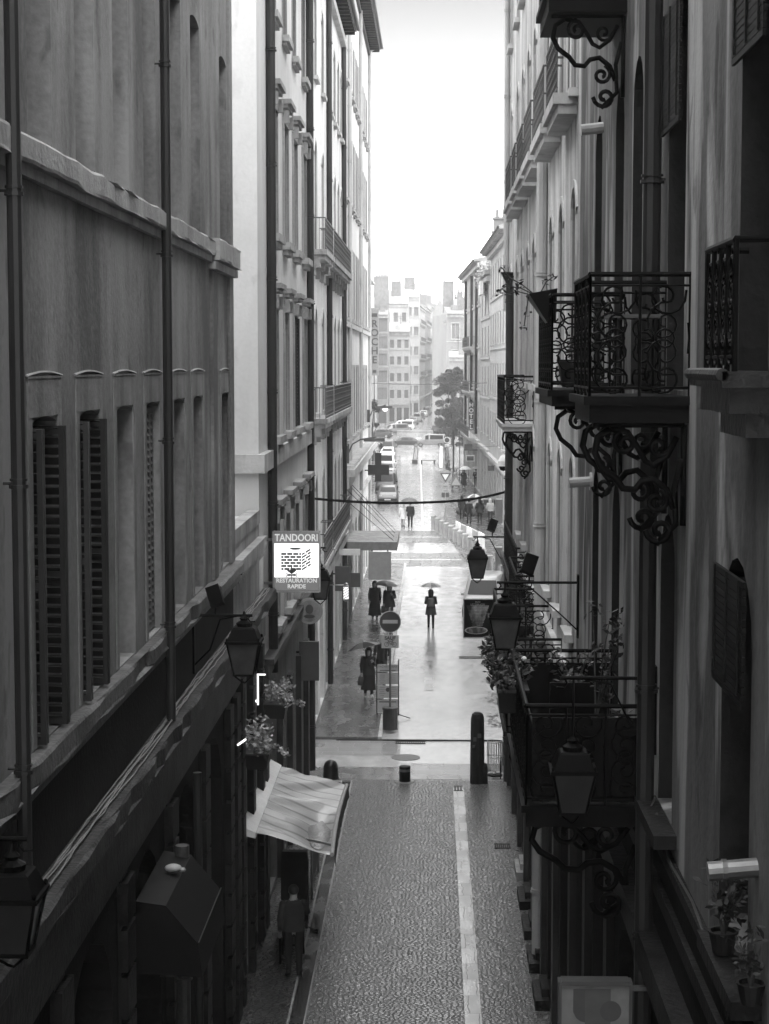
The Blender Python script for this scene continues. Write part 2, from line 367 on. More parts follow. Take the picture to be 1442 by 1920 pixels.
def win_mesh(kind,w,h,rise,rev,trim):
    key=(kind,round(w,2),round(h,2),round(rise,2),rev,trim)
    if key in WC: return WC[key]
    L=lambda u,y,z:(u,y,z); hw=w/2; out=[]
    pts=arch(-hw,hw,h,rise); zt=h-rise
    # frame
    f=MB(); t=.06; y0=-rev-.02; y1=-rev+.05
    f.box(-hw,-hw+t,y0,y1,0,zt); f.box(hw-t,hw,y0,y1,0,zt); f.box(-hw+t,hw-t,y0,y1,0,t+.06)
    if kind!='blind': f.box(-.035,.035,y0,y1+.01,t+.06,h-t*1.2)
    for zz in (.22,.42,.62,.82):
        if kind=='glass4': f.box(-hw+t,hw-t,y0+.01,y1-.01,zt*zz,zt*zz+.03)
    f.box(-hw+t,hw-t,y0,y1,zt-.05 if rise>.2 else zt-t,zt)
    for i in range(len(pts)-1):
        (p,q),(r_,s)=pts[i],pts[i+1]; f.add([(p,y1,q),(r_,y1,s),(r_*.88,y1,s-t),(p*.88,y1,q-t),(p,y0,q),(r_,y0,s),(r_*.88,y0,s-t),(p*.88,y0,q-t)],[(0,1,2,3),(3,2,6,7),(0,4,5,1)])
    out.append(('frame',f.mesh('window_frame',M['frameL'] if trim=='light' else M['frame'])))
    # pane
    p=MB(); poly=[(-hw,-rev-.03,0)]+[(a,-rev-.03,b_) for a,b_ in pts]+[(hw,-rev-.03,0)]; p.quad(*poly)
    p.quad(*[(a,b_-.03,c) for a,b_,c in poly])
    out.append(('pane',p.mesh('window_pane',M['glassF' if kind=='far' else 'glass'])))
    # surround / hood / sill
    s=MB()
    if trim=='near':      # stone jambs with a drip moulding over the lintel
        for sg in (-1,1): s.box(sg*hw,sg*(hw+.16),0,.012,0,h)
        s.box(-hw-.16,hw+.16,0,.014,h,h+.34); s.box(-hw-.18,hw+.18,0,.02,h+.34,h+.36)
    elif trim=='hood':    # pedimented hood on consoles
        for sg in (-1,1): s.box(sg*hw,sg*(hw+.13),0,.05,0,h); s.box(sg*(hw+.02),sg*(hw+.14),.05,.16,h+.02,h+.3)
        s.box(-hw-.13,hw+.13,0,.07,h,h+.18); s.box(-hw-.18,hw+.18,0,.15,h+.36,h+.44); s.box(-hw-.22,hw+.22,0,.22,h+.44,h+.55)
        s.box(-hw-.22,hw+.22,0,.2,-.16,0); s.box(-hw-.14,hw+.14,0,.13,-.28,-.16)
    elif trim=='sill':
        s.box(-hw-.14,hw+.14,0,.17,-.14,0); s.box(-hw-.08,hw+.08,0,.1,-.22,-.14)
        for sg in (-1,1): s.box(sg*hw,sg*(hw+.1),0,.02,0,h)
    elif trim in('light','lightd'):
        s.box(-hw-.1,hw+.1,0,.14,-.12,0)
        for sg in (-1,1): s.box(sg*hw,sg*(hw+.12),0,.03,0,zt)
        op=[(a*(1+.12/hw),b_+.12) for a,b_ in pts]
        for i in range(len(pts)-1):
            a,b_=pts[i]; c,d=pts[i+1]; e,f_=op[i]; g_,h_=op[i+1]
            s.add([(a,0,b_),(c,0,d),(g_,0,h_),(e,0,f_),(a,.03,b_),(c,.03,d),(g_,.03,h_),(e,.03,f_)],[(4,5,6,7),(3,2,6,7),(0,1,5,4)])
    if s.v: out.append(('surround',s.mesh('window_surround',M['trim1'] if trim=='near' else M['stone'] if trim in('hood','sill') else M['stoneM' if trim=='lightd' else 'stoneL'])))
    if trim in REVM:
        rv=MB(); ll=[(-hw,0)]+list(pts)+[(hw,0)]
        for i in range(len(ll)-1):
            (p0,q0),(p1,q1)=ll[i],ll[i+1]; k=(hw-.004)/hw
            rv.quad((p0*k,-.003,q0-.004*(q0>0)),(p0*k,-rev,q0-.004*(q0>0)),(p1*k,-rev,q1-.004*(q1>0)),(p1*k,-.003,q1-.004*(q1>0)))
        out.append(('reveal',rv.mesh('reveal_lining',M[REVM[trim]])))  # thin skin added over the reveal to carry painted shade
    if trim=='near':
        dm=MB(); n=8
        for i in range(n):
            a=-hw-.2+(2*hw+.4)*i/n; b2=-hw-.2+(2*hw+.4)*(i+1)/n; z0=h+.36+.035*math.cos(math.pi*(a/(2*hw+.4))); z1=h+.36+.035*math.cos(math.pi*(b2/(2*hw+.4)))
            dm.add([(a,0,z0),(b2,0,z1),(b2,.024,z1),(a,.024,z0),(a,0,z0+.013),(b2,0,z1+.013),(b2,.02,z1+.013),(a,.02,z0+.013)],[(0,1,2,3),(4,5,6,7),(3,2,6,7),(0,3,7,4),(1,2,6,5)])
        out.append(('drip_moulding',dm.mesh('drip_moulding',M['drip'])))  # pale strip paints the wet glint along the drip edge
    def leaf(mb,Mx,lw,lh):
        mb.obox(Mx@Matrix.Translation((-lw/2+.025,0,lh/2)),.025,.02,lh/2); mb.obox(Mx@Matrix.Translation((lw/2-.025,0,lh/2)),.025,.02,lh/2)
        for zz in (.04,lh*.5,lh-.04): mb.obox(Mx@Matrix.Translation((0,0,zz)),lw/2-.05,.018,.04)
        n=int(lh/.09)
        for i in range(n):
            mb.obox(Mx@Matrix.Translation((0,0,(i+.5)*lh/n))@Matrix.Rotation(R_(38),4,'X'),lw/2-.05,.005,.042)
    if kind in('shut','closed'):
        for sg in (-1,1):
            mb=MB()
            if kind=='closed':
                for q in (0,1): leaf(mb,Matrix.Translation((sg*(w/8+q*w/4),-.1,0.02)),w/4-.01,zt-.04)
            else:
                leaf(mb,Matrix.Translation((sg*(hw-.03),-.09,0.02))@Matrix.Rotation(R_(90),4,'Z'),.36,zt-.06)
                leaf(mb,Matrix.Translation((sg*(hw-.09),-.09,0.02))@Matrix.Rotation(R_(90+sg*8),4,'Z'),.36,zt-.06)
            out.append(('shutter',mb.mesh('window_shutter',M['shut'] if kind=='shut' else M['shutL'])))
    if kind=='blind':
        mb=MB()
        for i in range(int(h*.32/.05)): mb.obox(Matrix.Translation((0,.06,h-.12-i*.05)),hw+.02,.012,.022)
        for q in (-.5,0,.5): mb.box(w*q*.8-.01,w*q*.8+.01,.05,.085,h*.68,h-.1)
        out.append(('blind',mb.mesh('rolled_blind',M['wood'])))
    WC[key]=out; return out
def put_window(parent,P,u,z,kind,w,h,rise=0,rev=.28,trim='sill',label=None):
    o=bpy.data.objects.new('window',win_mesh(kind,w,h,rise,rev,trim)[0][1]); COL.objects.link(o); o.parent=parent
    p=P(u,0,z); b_=wloc(parent); o.location=(p[0]-b_[0],p[1]-b_[1],p[2]-b_[2]); o.rotation_euler=(0,0,P.rz)
    for n,me in win_mesh(kind,w,h,rise,rev,trim)[1:]: sub(n,me,o)
    if label: o['label']=label
    return o
def body(root,P,L,z0,z1,depth,wins,mat,extra=(),low=None,zs=0,name='wall'):
    """wins: (u,z,kind,w,h,rise,trim[,rev])"""
    mb=MB(); ops=[(w[0]-w[3]/2,w[0]+w[3]/2,w[1],w[1]+w[4],w[5],(w[7] if len(w)>7 else .28)) for w in wins]+list(extra)
    if low:
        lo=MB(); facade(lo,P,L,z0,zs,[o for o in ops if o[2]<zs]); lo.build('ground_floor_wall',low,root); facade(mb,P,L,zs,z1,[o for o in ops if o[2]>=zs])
    else: facade(mb,P,L,z0,z1,ops)
    mb.quad(P(0,0,z0),P(0,-depth,z0),P(0,-depth,z1),P(0,0,z1)); mb.quad(P(L,0,z0),P(L,0,z1),P(L,-depth,z1),P(L,-depth,z0))
    mb.quad(P(0,-depth,z0),P(L,-depth,z0),P(L,-depth,z1),P(0,-depth,z1)); mb.quad(P(0,0,z1),P(0,-depth,z1),P(L,-depth,z1),P(L,0,z1))
    mb.build(name,mat,root)
    for w in wins:
        if 0.02<w[0]-w[3]/2 and w[0]+w[3]/2<L-.02: put_window(root,P,w[0],w[1],w[2],w[3],w[4],w[5],(w[7] if len(w)>7 else .28),w[6])
def pipe(root,P,u,z0,z1,r=.06,mat='pipe',hopper=None,bend=False,w=.1):
    mb=MB(); pts=[P(u,w,z0),P(u,w,z1)]
    if bend: pts+= [P(u,w+.08,z1+.15),P(u,w+.45,z1+.35),P(u,w+.55,z1+.55)]
    mb.tube(pts,r,10)
    z=z0+1.2
    while z<z1:
        mb.tube([P(u,w,z),P(u,w,z+.03)],r*1.3,10); mb.tube([P(u,w,z+.06),P(u,w,z+.08)],r*1.2,10); mb.tube([P(u,0,z+.04),P(u,w,z+.04)],.012,5); z+=2.35
    if hopper:
        mb.add([P(u-.22,w+.25,hopper+.35),P(u+.22,w+.25,hopper+.35),P(u+.22,w-.08,hopper+.35),P(u-.22,w-.08,hopper+.35),P(u-.07,w+.07,hopper),P(u+.07,w+.07,hopper),P(u+.07,w-.07,hopper),P(u-.07,w-.07,hopper)],
               [(0,1,2,3),(0,1,5,4),(1,2,6,5),(2,3,7,6),(3,0,4,7)])
    return mb.build('drainpipe',M[mat],root,smooth=False)
def roofpart(root,P,L,z,depth,over=.6,rise=2.0,mat='roof',thick=.22,brackets=True,endover=0.0):
    a=-endover; b_=L+endover
    mb=MB(); vs=[]
    for u in (a,b_):
        vs+=[P(u,over,z),P(u,over,z+thick),P(u,-depth*.5,z+rise+thick),P(u,-depth,z+thick*2),P(u,-depth,z)]
    mb.add(vs,[(0,1,6,5),(1,2,7,6),(2,3,8,7),(3,4,9,8),(4,0,5,9),(0,4,3,2,1),(5,6,7,8,9)])
    o=mb.build('roof',M[mat],root)
    if brackets:
        e=MB(); n=int(L/.7)
        for i in range(n): e.pbox(P,(i+.5)*L/n-.06,(i+.5)*L/n+.06,0,over*.9,z-.18,z-.002)
        e.pbox(P,0,L,0.0,.12,z-.45,z-.18)
        e.build('eave_brackets',M['stoneD' if mat=='roof' else 'stone'],o)
        t=MB(); t.tube([P(a,over+.07,z+.1),P(b_,over+.07,z+.1)],.08,8); t.build('gutter_pipe',M['pipe'],o)
    return o
def chimney(parent,c,w,d,h,z,pots=3,mat='chim'):
    mb=MB(); x,y=c; mb.box(x-w/2,x+w/2,y-d/2,y+d/2,z,z+h); mb.box(x-w/2-.08,x+w/2+.08,y-d/2-.08,y+d/2+.08,z+h,z+h+.15)
    for i in range(pots): mb.lathe((x-w/2+(i+.5)*w/pots,y,z+h+.15),[(.13,0),(.11,.5),(.14,.55)],8)
    return mb.build('chimney',M[mat],parent)
# ---------------------------------------------------------------- left buildings (facade plane x=-3.5, normal +x; u = yend - y)
XL=-3.5; XR=2.1
def band(mb,P,L,z0,z1,w,u0=0,u1=None,w0=0.0): mb.pbox(P,u0,L if u1 is None else u1,w0,w,z0,z1)
def rough_band(mb,P,z0,z1,w,u0,u1,seed=1,st=.45):
    "old stone ledge: one strip whose edges wander and chip"
    rn=random.Random(seed); n=max(2,int((u1-u0)/st)); rows=[]
    for i in range(n+1):
        u=u0+(u1-u0)*i/n; a=rn.uniform(-.014,.01); b_=rn.uniform(-.02,.008) if rn.random()>.15 else -.05; c=rn.uniform(-.012,.016)
        rows.append([P(u,0,z0+c),P(u,w+a-.01,z0+c),P(u,w+b_,z0+c+.03),P(u,w+b_,z1-.03+a),P(u,w+a-.03,z1+a*.6),P(u,0,z1+.004)])
    mb.loft(rows)
# L1: near-left building
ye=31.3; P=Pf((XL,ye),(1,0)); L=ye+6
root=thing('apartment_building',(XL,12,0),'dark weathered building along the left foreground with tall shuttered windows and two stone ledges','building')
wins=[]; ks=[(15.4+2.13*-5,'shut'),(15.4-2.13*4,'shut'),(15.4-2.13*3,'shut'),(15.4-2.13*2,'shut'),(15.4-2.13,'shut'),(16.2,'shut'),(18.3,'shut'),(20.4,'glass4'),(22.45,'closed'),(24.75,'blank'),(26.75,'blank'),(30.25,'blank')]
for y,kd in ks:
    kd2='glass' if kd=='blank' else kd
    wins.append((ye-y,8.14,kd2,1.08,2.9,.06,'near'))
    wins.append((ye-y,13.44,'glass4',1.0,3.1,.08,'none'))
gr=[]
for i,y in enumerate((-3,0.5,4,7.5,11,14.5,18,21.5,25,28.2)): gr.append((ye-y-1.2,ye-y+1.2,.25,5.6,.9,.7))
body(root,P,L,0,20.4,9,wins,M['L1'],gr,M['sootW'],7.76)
mb=MB()
rough_band(mb,P,13.18,13.42,.14,3.2,L,3); band(mb,P,L,13.08,13.18,.07,u0=3.2); rough_band(mb,P,13.12,13.45,.2,-.12,3.2,4); band(mb,P,L,12.98,13.1,.12,u0=0,u1=3.2)
mb.build('cornice',M['stone'],root)
mb=MB(); rough_band(mb,P,7.9,8.12,.14,3.4,L,5); band(mb,P,L,7.78,7.9,.07,u0=3.4); rough_band(mb,P,7.9,8.1,.2,-.06,3.4,6); band(mb,P,L,7.76,7.9,.13,u0=0,u1=3.4)
mb.build('sill_ledge',M['stoneK'],root)
mb=MB(); rough_band(mb,P,6.7,6.93,.27,-5.6,L,7); band(mb,P,L,6.15,6.7,.16,u0=0,w0=.012); band(mb,P,L,5.95,6.15,.12,w0=.012); mb.build('shop_cornice',M['stoneM'],root)
for y in (31.0,28.6):
    mb=MB(); band(mb,P,L,8.12,12.97,.05,u0=ye-y-.22,u1=ye-y+.3); mb.build('pilaster',M['L1'],root)
mb=MB(); band(mb,P,L,13.46,20.2,.05,u0=.1,u1=.5); mb.build('pilaster',M['L1'],root)
for y in (-1.25,2.25,5.75,9.25,12.75,16.25,19.75,23.25,26.65,29.9,30.95):   # rusticated piers between the shop bays
    mb=MB(); band(mb,P,L,.02,5.85,.05,u0=ye-y-.25,u1=ye-y+.25,w0=.012)
    for j in range(11): band(mb,P,L,.03+j*.53,.03+j*.53+.47,.13,u0=ye-y-.27,u1=ye-y+.27,w0=.05)
    mb.build('rusticated_pier',M['soot'],root)
mb=MB()
for y in (-3,0.5,4,7.5,11,14.5,18,21.5,25,28.2):
    u=ye-y; mb.pbox(P,u-1.19,u+1.19,-.66,-.6,.3,5.58); 
    for q in (-1,0,1): mb.pbox(P,u+q*1.1-.05,u+q*1.1+.05,-.58,-.5,.3,4.6)
    mb.pbox(P,u-1.15,u+1.15,-.57,-.49,2.6,2.7); mb.pbox(P,u-1.15,u+1.15,-.57,-.49,3.6,3.72)
mb.build('shopfront',M['wood'],root)
roofpart(root,P,L,20.4,9,.4,.8)
for y,z0,z1 in ((14.6,6.95,20.2),(22.9,6.95,20.2)): pipe(root,P,ye-y,z0,z1,.062,w=.13)
pipe(root,P,ye-24.1,.1,6.0,.06,w=.3); pipe(root,P,ye-22.6,.1,5.4,.09,'irong',w=.3)
# bundle of cables lying on the shop cornice
mb=MB(); rnd=random.Random(4)
for c in range(5):
    pts=[]; y=13.5
    while y<36.8:
        pts.append((XL+.05+c*.025+.02*math.sin(y*.9+c*2)+rnd.uniform(-.012,.012),y,6.955+.012*(c%2)+rnd.uniform(0,.015))); y+=.35
    mb.tube(pts,.008,5)
tag(mb.build('cable_bundle',plain('cable_grey',.2,.4,var=.2),None),'loose bundle of pale cables lying along the ledge above the left shopfronts','cable')
# L1b low wing
ye2=35.98; P=Pf((XL,ye2),(1,0)); L=ye2-31.32
root=thing('low_annex',(XL,33.6,0),'low flat roofed annex between the dark near building and the pale wall, mossy parapet','building')
body(root,P,L,0,8.35,8.8,[(2.3,4.6,'glass',1.1,1.1,0,'none')],M['stone'],[(.6,2.1,.2,4.0,.3,.5),(2.6,4.1,.2,4.0,.3,.5)],M['greyW'],6.1)
mb=MB(); band(mb,P,L,8.355,8.62,.02,w0=-.22); band(mb,P,L,7.85,8.1,.16); band(mb,P,L,7.7,7.85,.1); band(mb,P,L,6.1,6.6,.12); mb.build('parapet',M['stone'],root)
mb=MB(); mb.box(-12,XL-.22,31.4,35.9,8.4,8.5); mb.build('roof',M['stoneL'],root)
for y in (31.8,33.6,35.5):
    mb=MB(); band(mb,P,L,.02,5.9,.05,u0=ye2-y-.18,u1=ye2-y+.18)
    for j in range(12): band(mb,P,L,.03+j*.5,.03+j*.5+.44,.13,u0=ye2-y-.2,u1=ye2-y+.2,w0=.05)
    mb.build('rusticated_pier',M['soot'],root)
mb=MB()
for u in (1.35,3.35): mb.pbox(P,u-.7,u+.7,-.5,-.45,.2,3.9)
mb.build('shopfront',M['wood'],root)
# L2: middle-left building
ye=50.4; y0=36; P=Pf((XL,ye),(1,0)); L=ye-y0
root=thing('apartment_building',(XL,43,0),'smooth pale building in the middle left with stone window hoods and a blank side wall','building')
wins=[]
for y in (39.7,42.65,45.5,48.7):
    for z,h,kd,tr in ((5.85,2.2,'glass','hood'),(9.95,2.75,'glass' if y<42 or y>44 else 'glass','hood'),(14.3,2.7,'glass','hood'),(19.0,2.4,'glass','sill')):
        if y==45.5 and z==9.95: kd='shut'
        wins.append((ye-y,z,kd,1.05,h,0,tr))
body(root,P,L,0,22,10,wins,M['L2'],[(ye-y-.85,ye-y+.85,.15,3.3,.2,.4) for y in (38.6,41.4,44.2,47.0,49.3)],M['greyW'],5.1)
mb=MB(); band(mb,P,L,9.35,9.72,.13); mb.box(-8,XL-.0,35.87,35.99,9.35,9.72); mb.box(XL,XL+.13,35.87,36.0,9.35,9.72)
mb.build('string_course',M['stoneL'],root); mb=MB(); band(mb,P,L,5.38,5.5,.24,u0=1.8,u1=L-.6); band(mb,P,L,5.1,5.38,.12,u0=1.8,u1=L-.6); mb.build('shop_cornice',M['stoneM'],root)
for y in (36.3,40,42.8,45.6,48.2): mb=MB(); band(mb,P,L,0,4.15,.14,u0=ye-y-.2,u1=ye-y+.2); mb.build('pilaster',M['stoneM'],root)
mb=MB()
for y in (38.6,41.4,44.2,47.0,49.3): mb.pbox(P,ye-y-.84,ye-y+.84,-.4,-.34,.15,3.25)
mb.build('shopfront',M['greyD'],root)
roofpart(root,P,L,22,10,.55)
pipe(root,P,ye-38.0,5.0,21.9,.1); pipe(root,P,ye-49.9,.2,21.6,.1,bend=False)
# L3a / L3b
X3=-3.77
ye=74.5; y0=54.6; P=Pf((X3,ye),(1,0)); L=ye-y0
root=thing('apartment_building',(X3,65,0),'tall pale building past the left side street with two iron balcony rows and three drainpipes','building')
wins=[]
for i,y in enumerate((57.6,61.3,66.0,68.6,71.2,73.4)):
    for z,h in ((5.4,2.6),(9.97,3.3),(15.1,3.4),(20.45,2.7)):
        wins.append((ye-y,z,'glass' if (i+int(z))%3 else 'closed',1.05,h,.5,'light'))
body(root,P,L,0,24.7,10,wins,M['L3'],[(ye-y-.9,ye-y+.9,.15,3.6,.3,.5) for y in (57.3,60.3,63.3,66.3,69.3,72.2)])
mb=MB()
for j in range(46): band(mb,P,L,j*.53+.02,j*.53+.49,.05,u0=L-(.75 if j%2 else .5),u1=L)
band(mb,P,L,4.4,4.7,.25); band(mb,P,L,24.2,24.5,.2); band(mb,P,L,0,4.39,.12,u0=0,u1=.3); mb.build('quoins',M['stoneL'],root)
mb=MB()
for y in (57.3,60.3,63.3,66.3,69.3,72.2): mb.pbox(P,ye-y-.89,ye-y+.89,-.5,-.44,.15,3.5)
mb.build('shopfront',M['wood'],root)
roofpart(root,P,L,24.9,10,.6)
for y in (63.7,74.0): pipe(root,P,ye-y,.2,24.5,.1,mat='pipe')
def iron_run(mb,P,u0,u1,z,h,w,scr=True,step=.13,r=.009):
    mb.tube([P(u0,w,z+h),P(u1,w,z+h)],.02,5); mb.tube([P(u0,w,z+.08),P(u1,w,z+.08)],.013,5); mb.tube([P(u0,w,z+h-.12),P(u1,w,z+h-.12)],.01,5)
    n=max(1,int((u1-u0)/step))
    for i in range(n+1):
        u=u0+(u1-u0)*i/n; mb.tube([P(u,w,z),P(u,w,z+h)],r,4)
        if scr and i<n:
            uc=u+(u1-u0)/n/2; rr=(u1-u0)/n*.46
            for zz in (.3,.6): mb.tube([P(a,w,b) for a,b in ringp(uc,z+h*zz,rr,8)],r*.8,4)
def simple_balcony(root,P,u0,u1,z,prot,h=.95,slabmat='stone',step=.24,corb=True):
    s=MB(); s.pbox(P,u0,u1,0,prot,z-.16,z); s.pbox(P,u0+.06,u1-.06,0,prot-.07,z-.3,z-.16)
    n=max(2,int((u1-u0)/1.6)+1)
    for i in range(n):
        u=u0+.15+(u1-u0-.3)*i/(n-1); 
        if corb: s.pbox(P,u-.1,u+.1,0,prot*.6,z-.55,z-.3); s.pbox(P,u-.08,u+.08,0,prot*.3,z-.8,z-.55)
    b_=s.build('balcony',M[slabmat],root)
    r=MB(); iron_run(r,P,u0+.05,u1-.05,z,h,prot-.06,True,step,.007)
    for u in (u0+.05,u1-.05):
        r.tube([P(u,0,z+h),P(u,prot-.06,z+h)],.02,5)
        for q in range(1,max(2,int(prot/.13))): r.tube([P(u,q*.13,z),P(u,q*.13,z+h)],.009,4)
    r.build('railing',M['irong'],b_); return b_
for a,b_ in ((ye-59.9,ye-55.4),(ye-72.4,ye-60.4)):
    a,b_=min(a,b_),max(a,b_)
    simple_balcony(root,P,a,b_,15.0,.5); simple_balcony(root,P,a,b_,9.85,.5)
    simple_balcony(root,P,a,b_,5.35,.45)
ye=104; y0=74.5; P=Pf((X3,ye),(1,0)); L=ye-y0-.01
root=thing('apartment_building',(X3,90,0),'tall pale end building on the left with wide projecting eaves and a string course','building')
wins=[]
for i,y in enumerate((77.2,80,82.6,85,87.4,89.4,93.3,95.8,98.3,100.6)):
    for z,h in ((8.3,3.2),(13.5,3.2),(18.5,3.1),(23.4,2.6)): wins.append((ye-y,z,'glass' if (i*7+int(z))%4 else 'closed',1.05,h,.06 if z>9 else .25,'sill'))
body(root,P,L,0,29,10,wins,M['L3b'],[(ye-y-1,ye-y+1,.15,4.2,.4,.5) for y in (77,80.3,83.6,87,90.4,93.8,97.2,100.6)])
mb=MB(); band(mb,P,L,6.9,7.2,.5); band(mb,P,L,6.4,6.9,.25); band(mb,P,L,13.1,13.3,.15); band(mb,P,L,5.0,5.2,.15)
for i in range(28): band(mb,P,L,7.2,7.34,.44,u0=.3+i*1.05,u1=.75+i*1.05)
mb.build('string_course',M['stoneL'],root)
mb=MB()
for y in (77,80.3,83.6,87,90.4,93.8,97.2,100.6): mb.pbox(P,ye-y-.99,ye-y+.99,-.5,-.44,.15,4.1)
mb.build('shopfront',M['greyD'],root)
roofpart(root,P,L,29.2,10,.7)
for y in (79,91,103.2): pipe(root,P,ye-y,.2,28.9,.09,mat='pipeL',bend=(y>100))

# ---------------------------------------------------------------- right buildings (plane x=2.1, normal -x; u = y - y0)
def scroll_unit(mb,P2,s0,s1,t0,h,r):
    """one column of scrollwork, as in the photo: hook, volute, ring, volute, hook"""
    w=(s1-s0); c=(s0+s1)/2; R=w*.46
    def dr(pts): mb.tube([P2(a,b) for a,b in pts],r,5)
    k=h
    dr(spiral(c,t0+k*.86,R*.95,1.5,math.pi*.9,1)); dr(spiral(c,t0+k*.615,R,1.55,math.pi*.6,-1))
    dr(ringp(c,t0+k*.475,R*.4)); dr(spiral(c,t0+k*.33,R,1.55,math.pi*1.35,1)); dr(spiral(c,t0+k*.11,R*.95,1.4,math.pi*.2,-1))
    dr([(c-R,t0+k*.62),(c-R*1.05,t0+k*.48),(c-R,t0+k*.33)])
def iron_balcony(root,P,u0,u1,z,prot,h=1.0,slab=.2,brk=1,unit=.38,slabmat='stoneD',brs=(0,1),r=.0105):
    s=MB(); s.pbox(P,u0-.04,u1+.04,0,prot+.05,z-.07,z); s.pbox(P,u0,u1,0,prot,z-slab,z-.07)
    b_=s.build('balcony',M[slabmat],root)
    m=MB()
    c3=[(u0,0),(u0,prot),(u1,prot),(u1,0)]
    for i in range(3):
        (a,b1),(c,d)=c3[i],c3[i+1]; Ln=math.hypot(c-a,d-b1)
        P2=lambda s_,t_,a=a,b1=b1,c=c,d=d,Ln=Ln: P(a+(c-a)*s_/Ln,b1+(d-b1)*s_/Ln,t_)
        m.obox_rail=None
        m.tube([P2(0,z+h),P2(Ln,z+h)],.024,6); m.tube([P2(0,z+.07),P2(Ln,z+.07)],.014,5); m.tube([P2(0,z+h-.09),P2(Ln,z+h-.09)],.011,5)
        n=max(1,round(Ln/unit))
        for j in range(n):
            scroll_unit(m,P2,Ln*j/n,Ln*(j+1)/n,z+.06,h-.12,r)
            m.tube([P2(Ln*j/n,z),P2(Ln*j/n,z+h)],.014,5)
            if i==1:    # the street side also has close-set uprights between the scrolls
                for q in (.25,.5,.75): m.tube([P2(Ln*(j+q)/n,z+.05),P2(Ln*(j+q)/n,z+h)],.009,4)
        m.tube([P2(Ln,z),P2(Ln,z+h)],.014,5)
    m.build('railing',M['iron'],b_)
    if brk:
        for q in brs:
            u=u0+.12+(u1-u0-.24)*q; bm_=MB(); T=lambda a,b1,u=u: P(u,a,z-slab+b1)
            D=prot; rr=.026*brk
            def dr(pts,r_=rr): bm_.tube([T(a,b1) for a,b1 in pts],r_,6)
            dr([(.02,-.02),(.02,-D*1.05)],rr*1.1); dr([(.02,-.02),(D*.95,-.02)],rr*.9)
            # big S: outer scroll under the slab running down to the wall
            dr([(D*.78,-.05),(D*.9,-.12),(D*.93,-.25),(D*.86,-.37),(D*.72,-.46),(D*.64,-.55),(D*.52,-.56),(D*.45,-.49),(D*.33,-.47),(D*.2,-.56),(D*.12,-.72)],rr*1.15)
            dr(spiral(D*.62,-.17,D*.14,1.4,math.pi*.5,-1,.2),rr*.9)
            dr([(D*.78,-.05),(D*.6,-.08),(D*.5,-.2),(D*.42,-.32),(D*.33,-.36),(D*.2,-.28),(D*.1,-.12)],rr)
            dr(spiral(D*.3,-.66,D*.13,1.4,math.pi*.6,1,.2),rr*.9); dr(spiral(D*.26,-.9,D*.15,1.3,0,-1,.2),rr)
            dr([(.04,-.3),(D*.12,-.55),(D*.1,-.85),(D*.3,-1.02)],rr); dr(spiral(D*.28,-.2,D*.12,1.3,math.pi,1,.2),rr*.8)
            bm_.build('bracket',M['iron'],b_,smooth=True)
    return b_
# R1a near right
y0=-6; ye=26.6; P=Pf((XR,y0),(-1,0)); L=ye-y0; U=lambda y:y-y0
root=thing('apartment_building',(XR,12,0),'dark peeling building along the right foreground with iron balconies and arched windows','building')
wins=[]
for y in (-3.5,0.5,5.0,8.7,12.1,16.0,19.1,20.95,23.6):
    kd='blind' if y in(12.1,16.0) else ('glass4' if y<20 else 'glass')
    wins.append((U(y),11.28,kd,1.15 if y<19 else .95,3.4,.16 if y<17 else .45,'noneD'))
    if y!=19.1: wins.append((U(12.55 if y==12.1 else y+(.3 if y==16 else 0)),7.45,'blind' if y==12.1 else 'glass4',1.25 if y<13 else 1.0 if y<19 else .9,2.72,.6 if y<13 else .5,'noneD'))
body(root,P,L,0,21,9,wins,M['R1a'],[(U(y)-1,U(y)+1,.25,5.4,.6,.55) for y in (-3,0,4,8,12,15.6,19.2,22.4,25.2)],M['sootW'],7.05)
mb=MB(); band(mb,P,L,7.1,7.2,.07); band(mb,P,L,6.6,6.75,.05)
for y in (12.1,16.2): band(mb,P,L,7.32,7.44,.2,u0=U(y)-.75,u1=U(y)+.75)
mb.build('ledge',M['stoneD'],root)
for y in (-1.5,2,6,10,13.8,17.4,20.8,23.8,26.4): mb=MB(); band(mb,P,L,.02,5.9,.1,u0=U(y)-.22,u1=U(y)+.17); mb.build('pilaster',M['stoneD'],root)
mb=MB(); band(mb,P,L,5.9,6.2,.18); mb.build('shop_cornice',M['stoneD'],root)
mb=MB()
for y in (-3,0,4,8,12,15.6,19.2,22.4,25.2): mb.pbox(P,U(y)-.99,U(y)+.99,-.55,-.5,.25,5.2); mb.pbox(P,U(y)-.05,U(y)+.05,-.5,-.42,.25,5)
mb.build('shopfront',M['wood'],root)
roofpart(root,P,L,21,9,.7,1.2)
pipe(root,P,U(16.8),.2,20.8,.085,w=.12); 
iron_balcony(root,P,U(15.05),U(16.6),11.24,.82,1.0,.22,slabmat='blackI',unit=.4,brs=(0,.95),brk=1.1)
iron_balcony(root,P,U(20.2),U(22.6),11.22,.8,1.05,.18,slabmat='blackI',brs=(.0,))
iron_balcony(root,P,U(20.3),U(21.9),15.6,.86,1.0,.24,slabmat='blackI',brs=(0.05,))
bq=iron_balcony(root,P,U(17.8),U(21.3),7.13,1.18,1.0,.22,slabmat='blackI',brs=(.1,.9),brk=1.2)
s=MB(); s.pbox(P,U(17.86),U(17.88),.03,1.12,7.15,8.0); s.pbox(P,U(17.88),U(21.2),1.1,1.12,7.15,7.92); s.pbox(P,U(21.2),U(21.22),.03,1.12,7.15,8.0); s.build('privacy_screen',M['blackI'],bq)
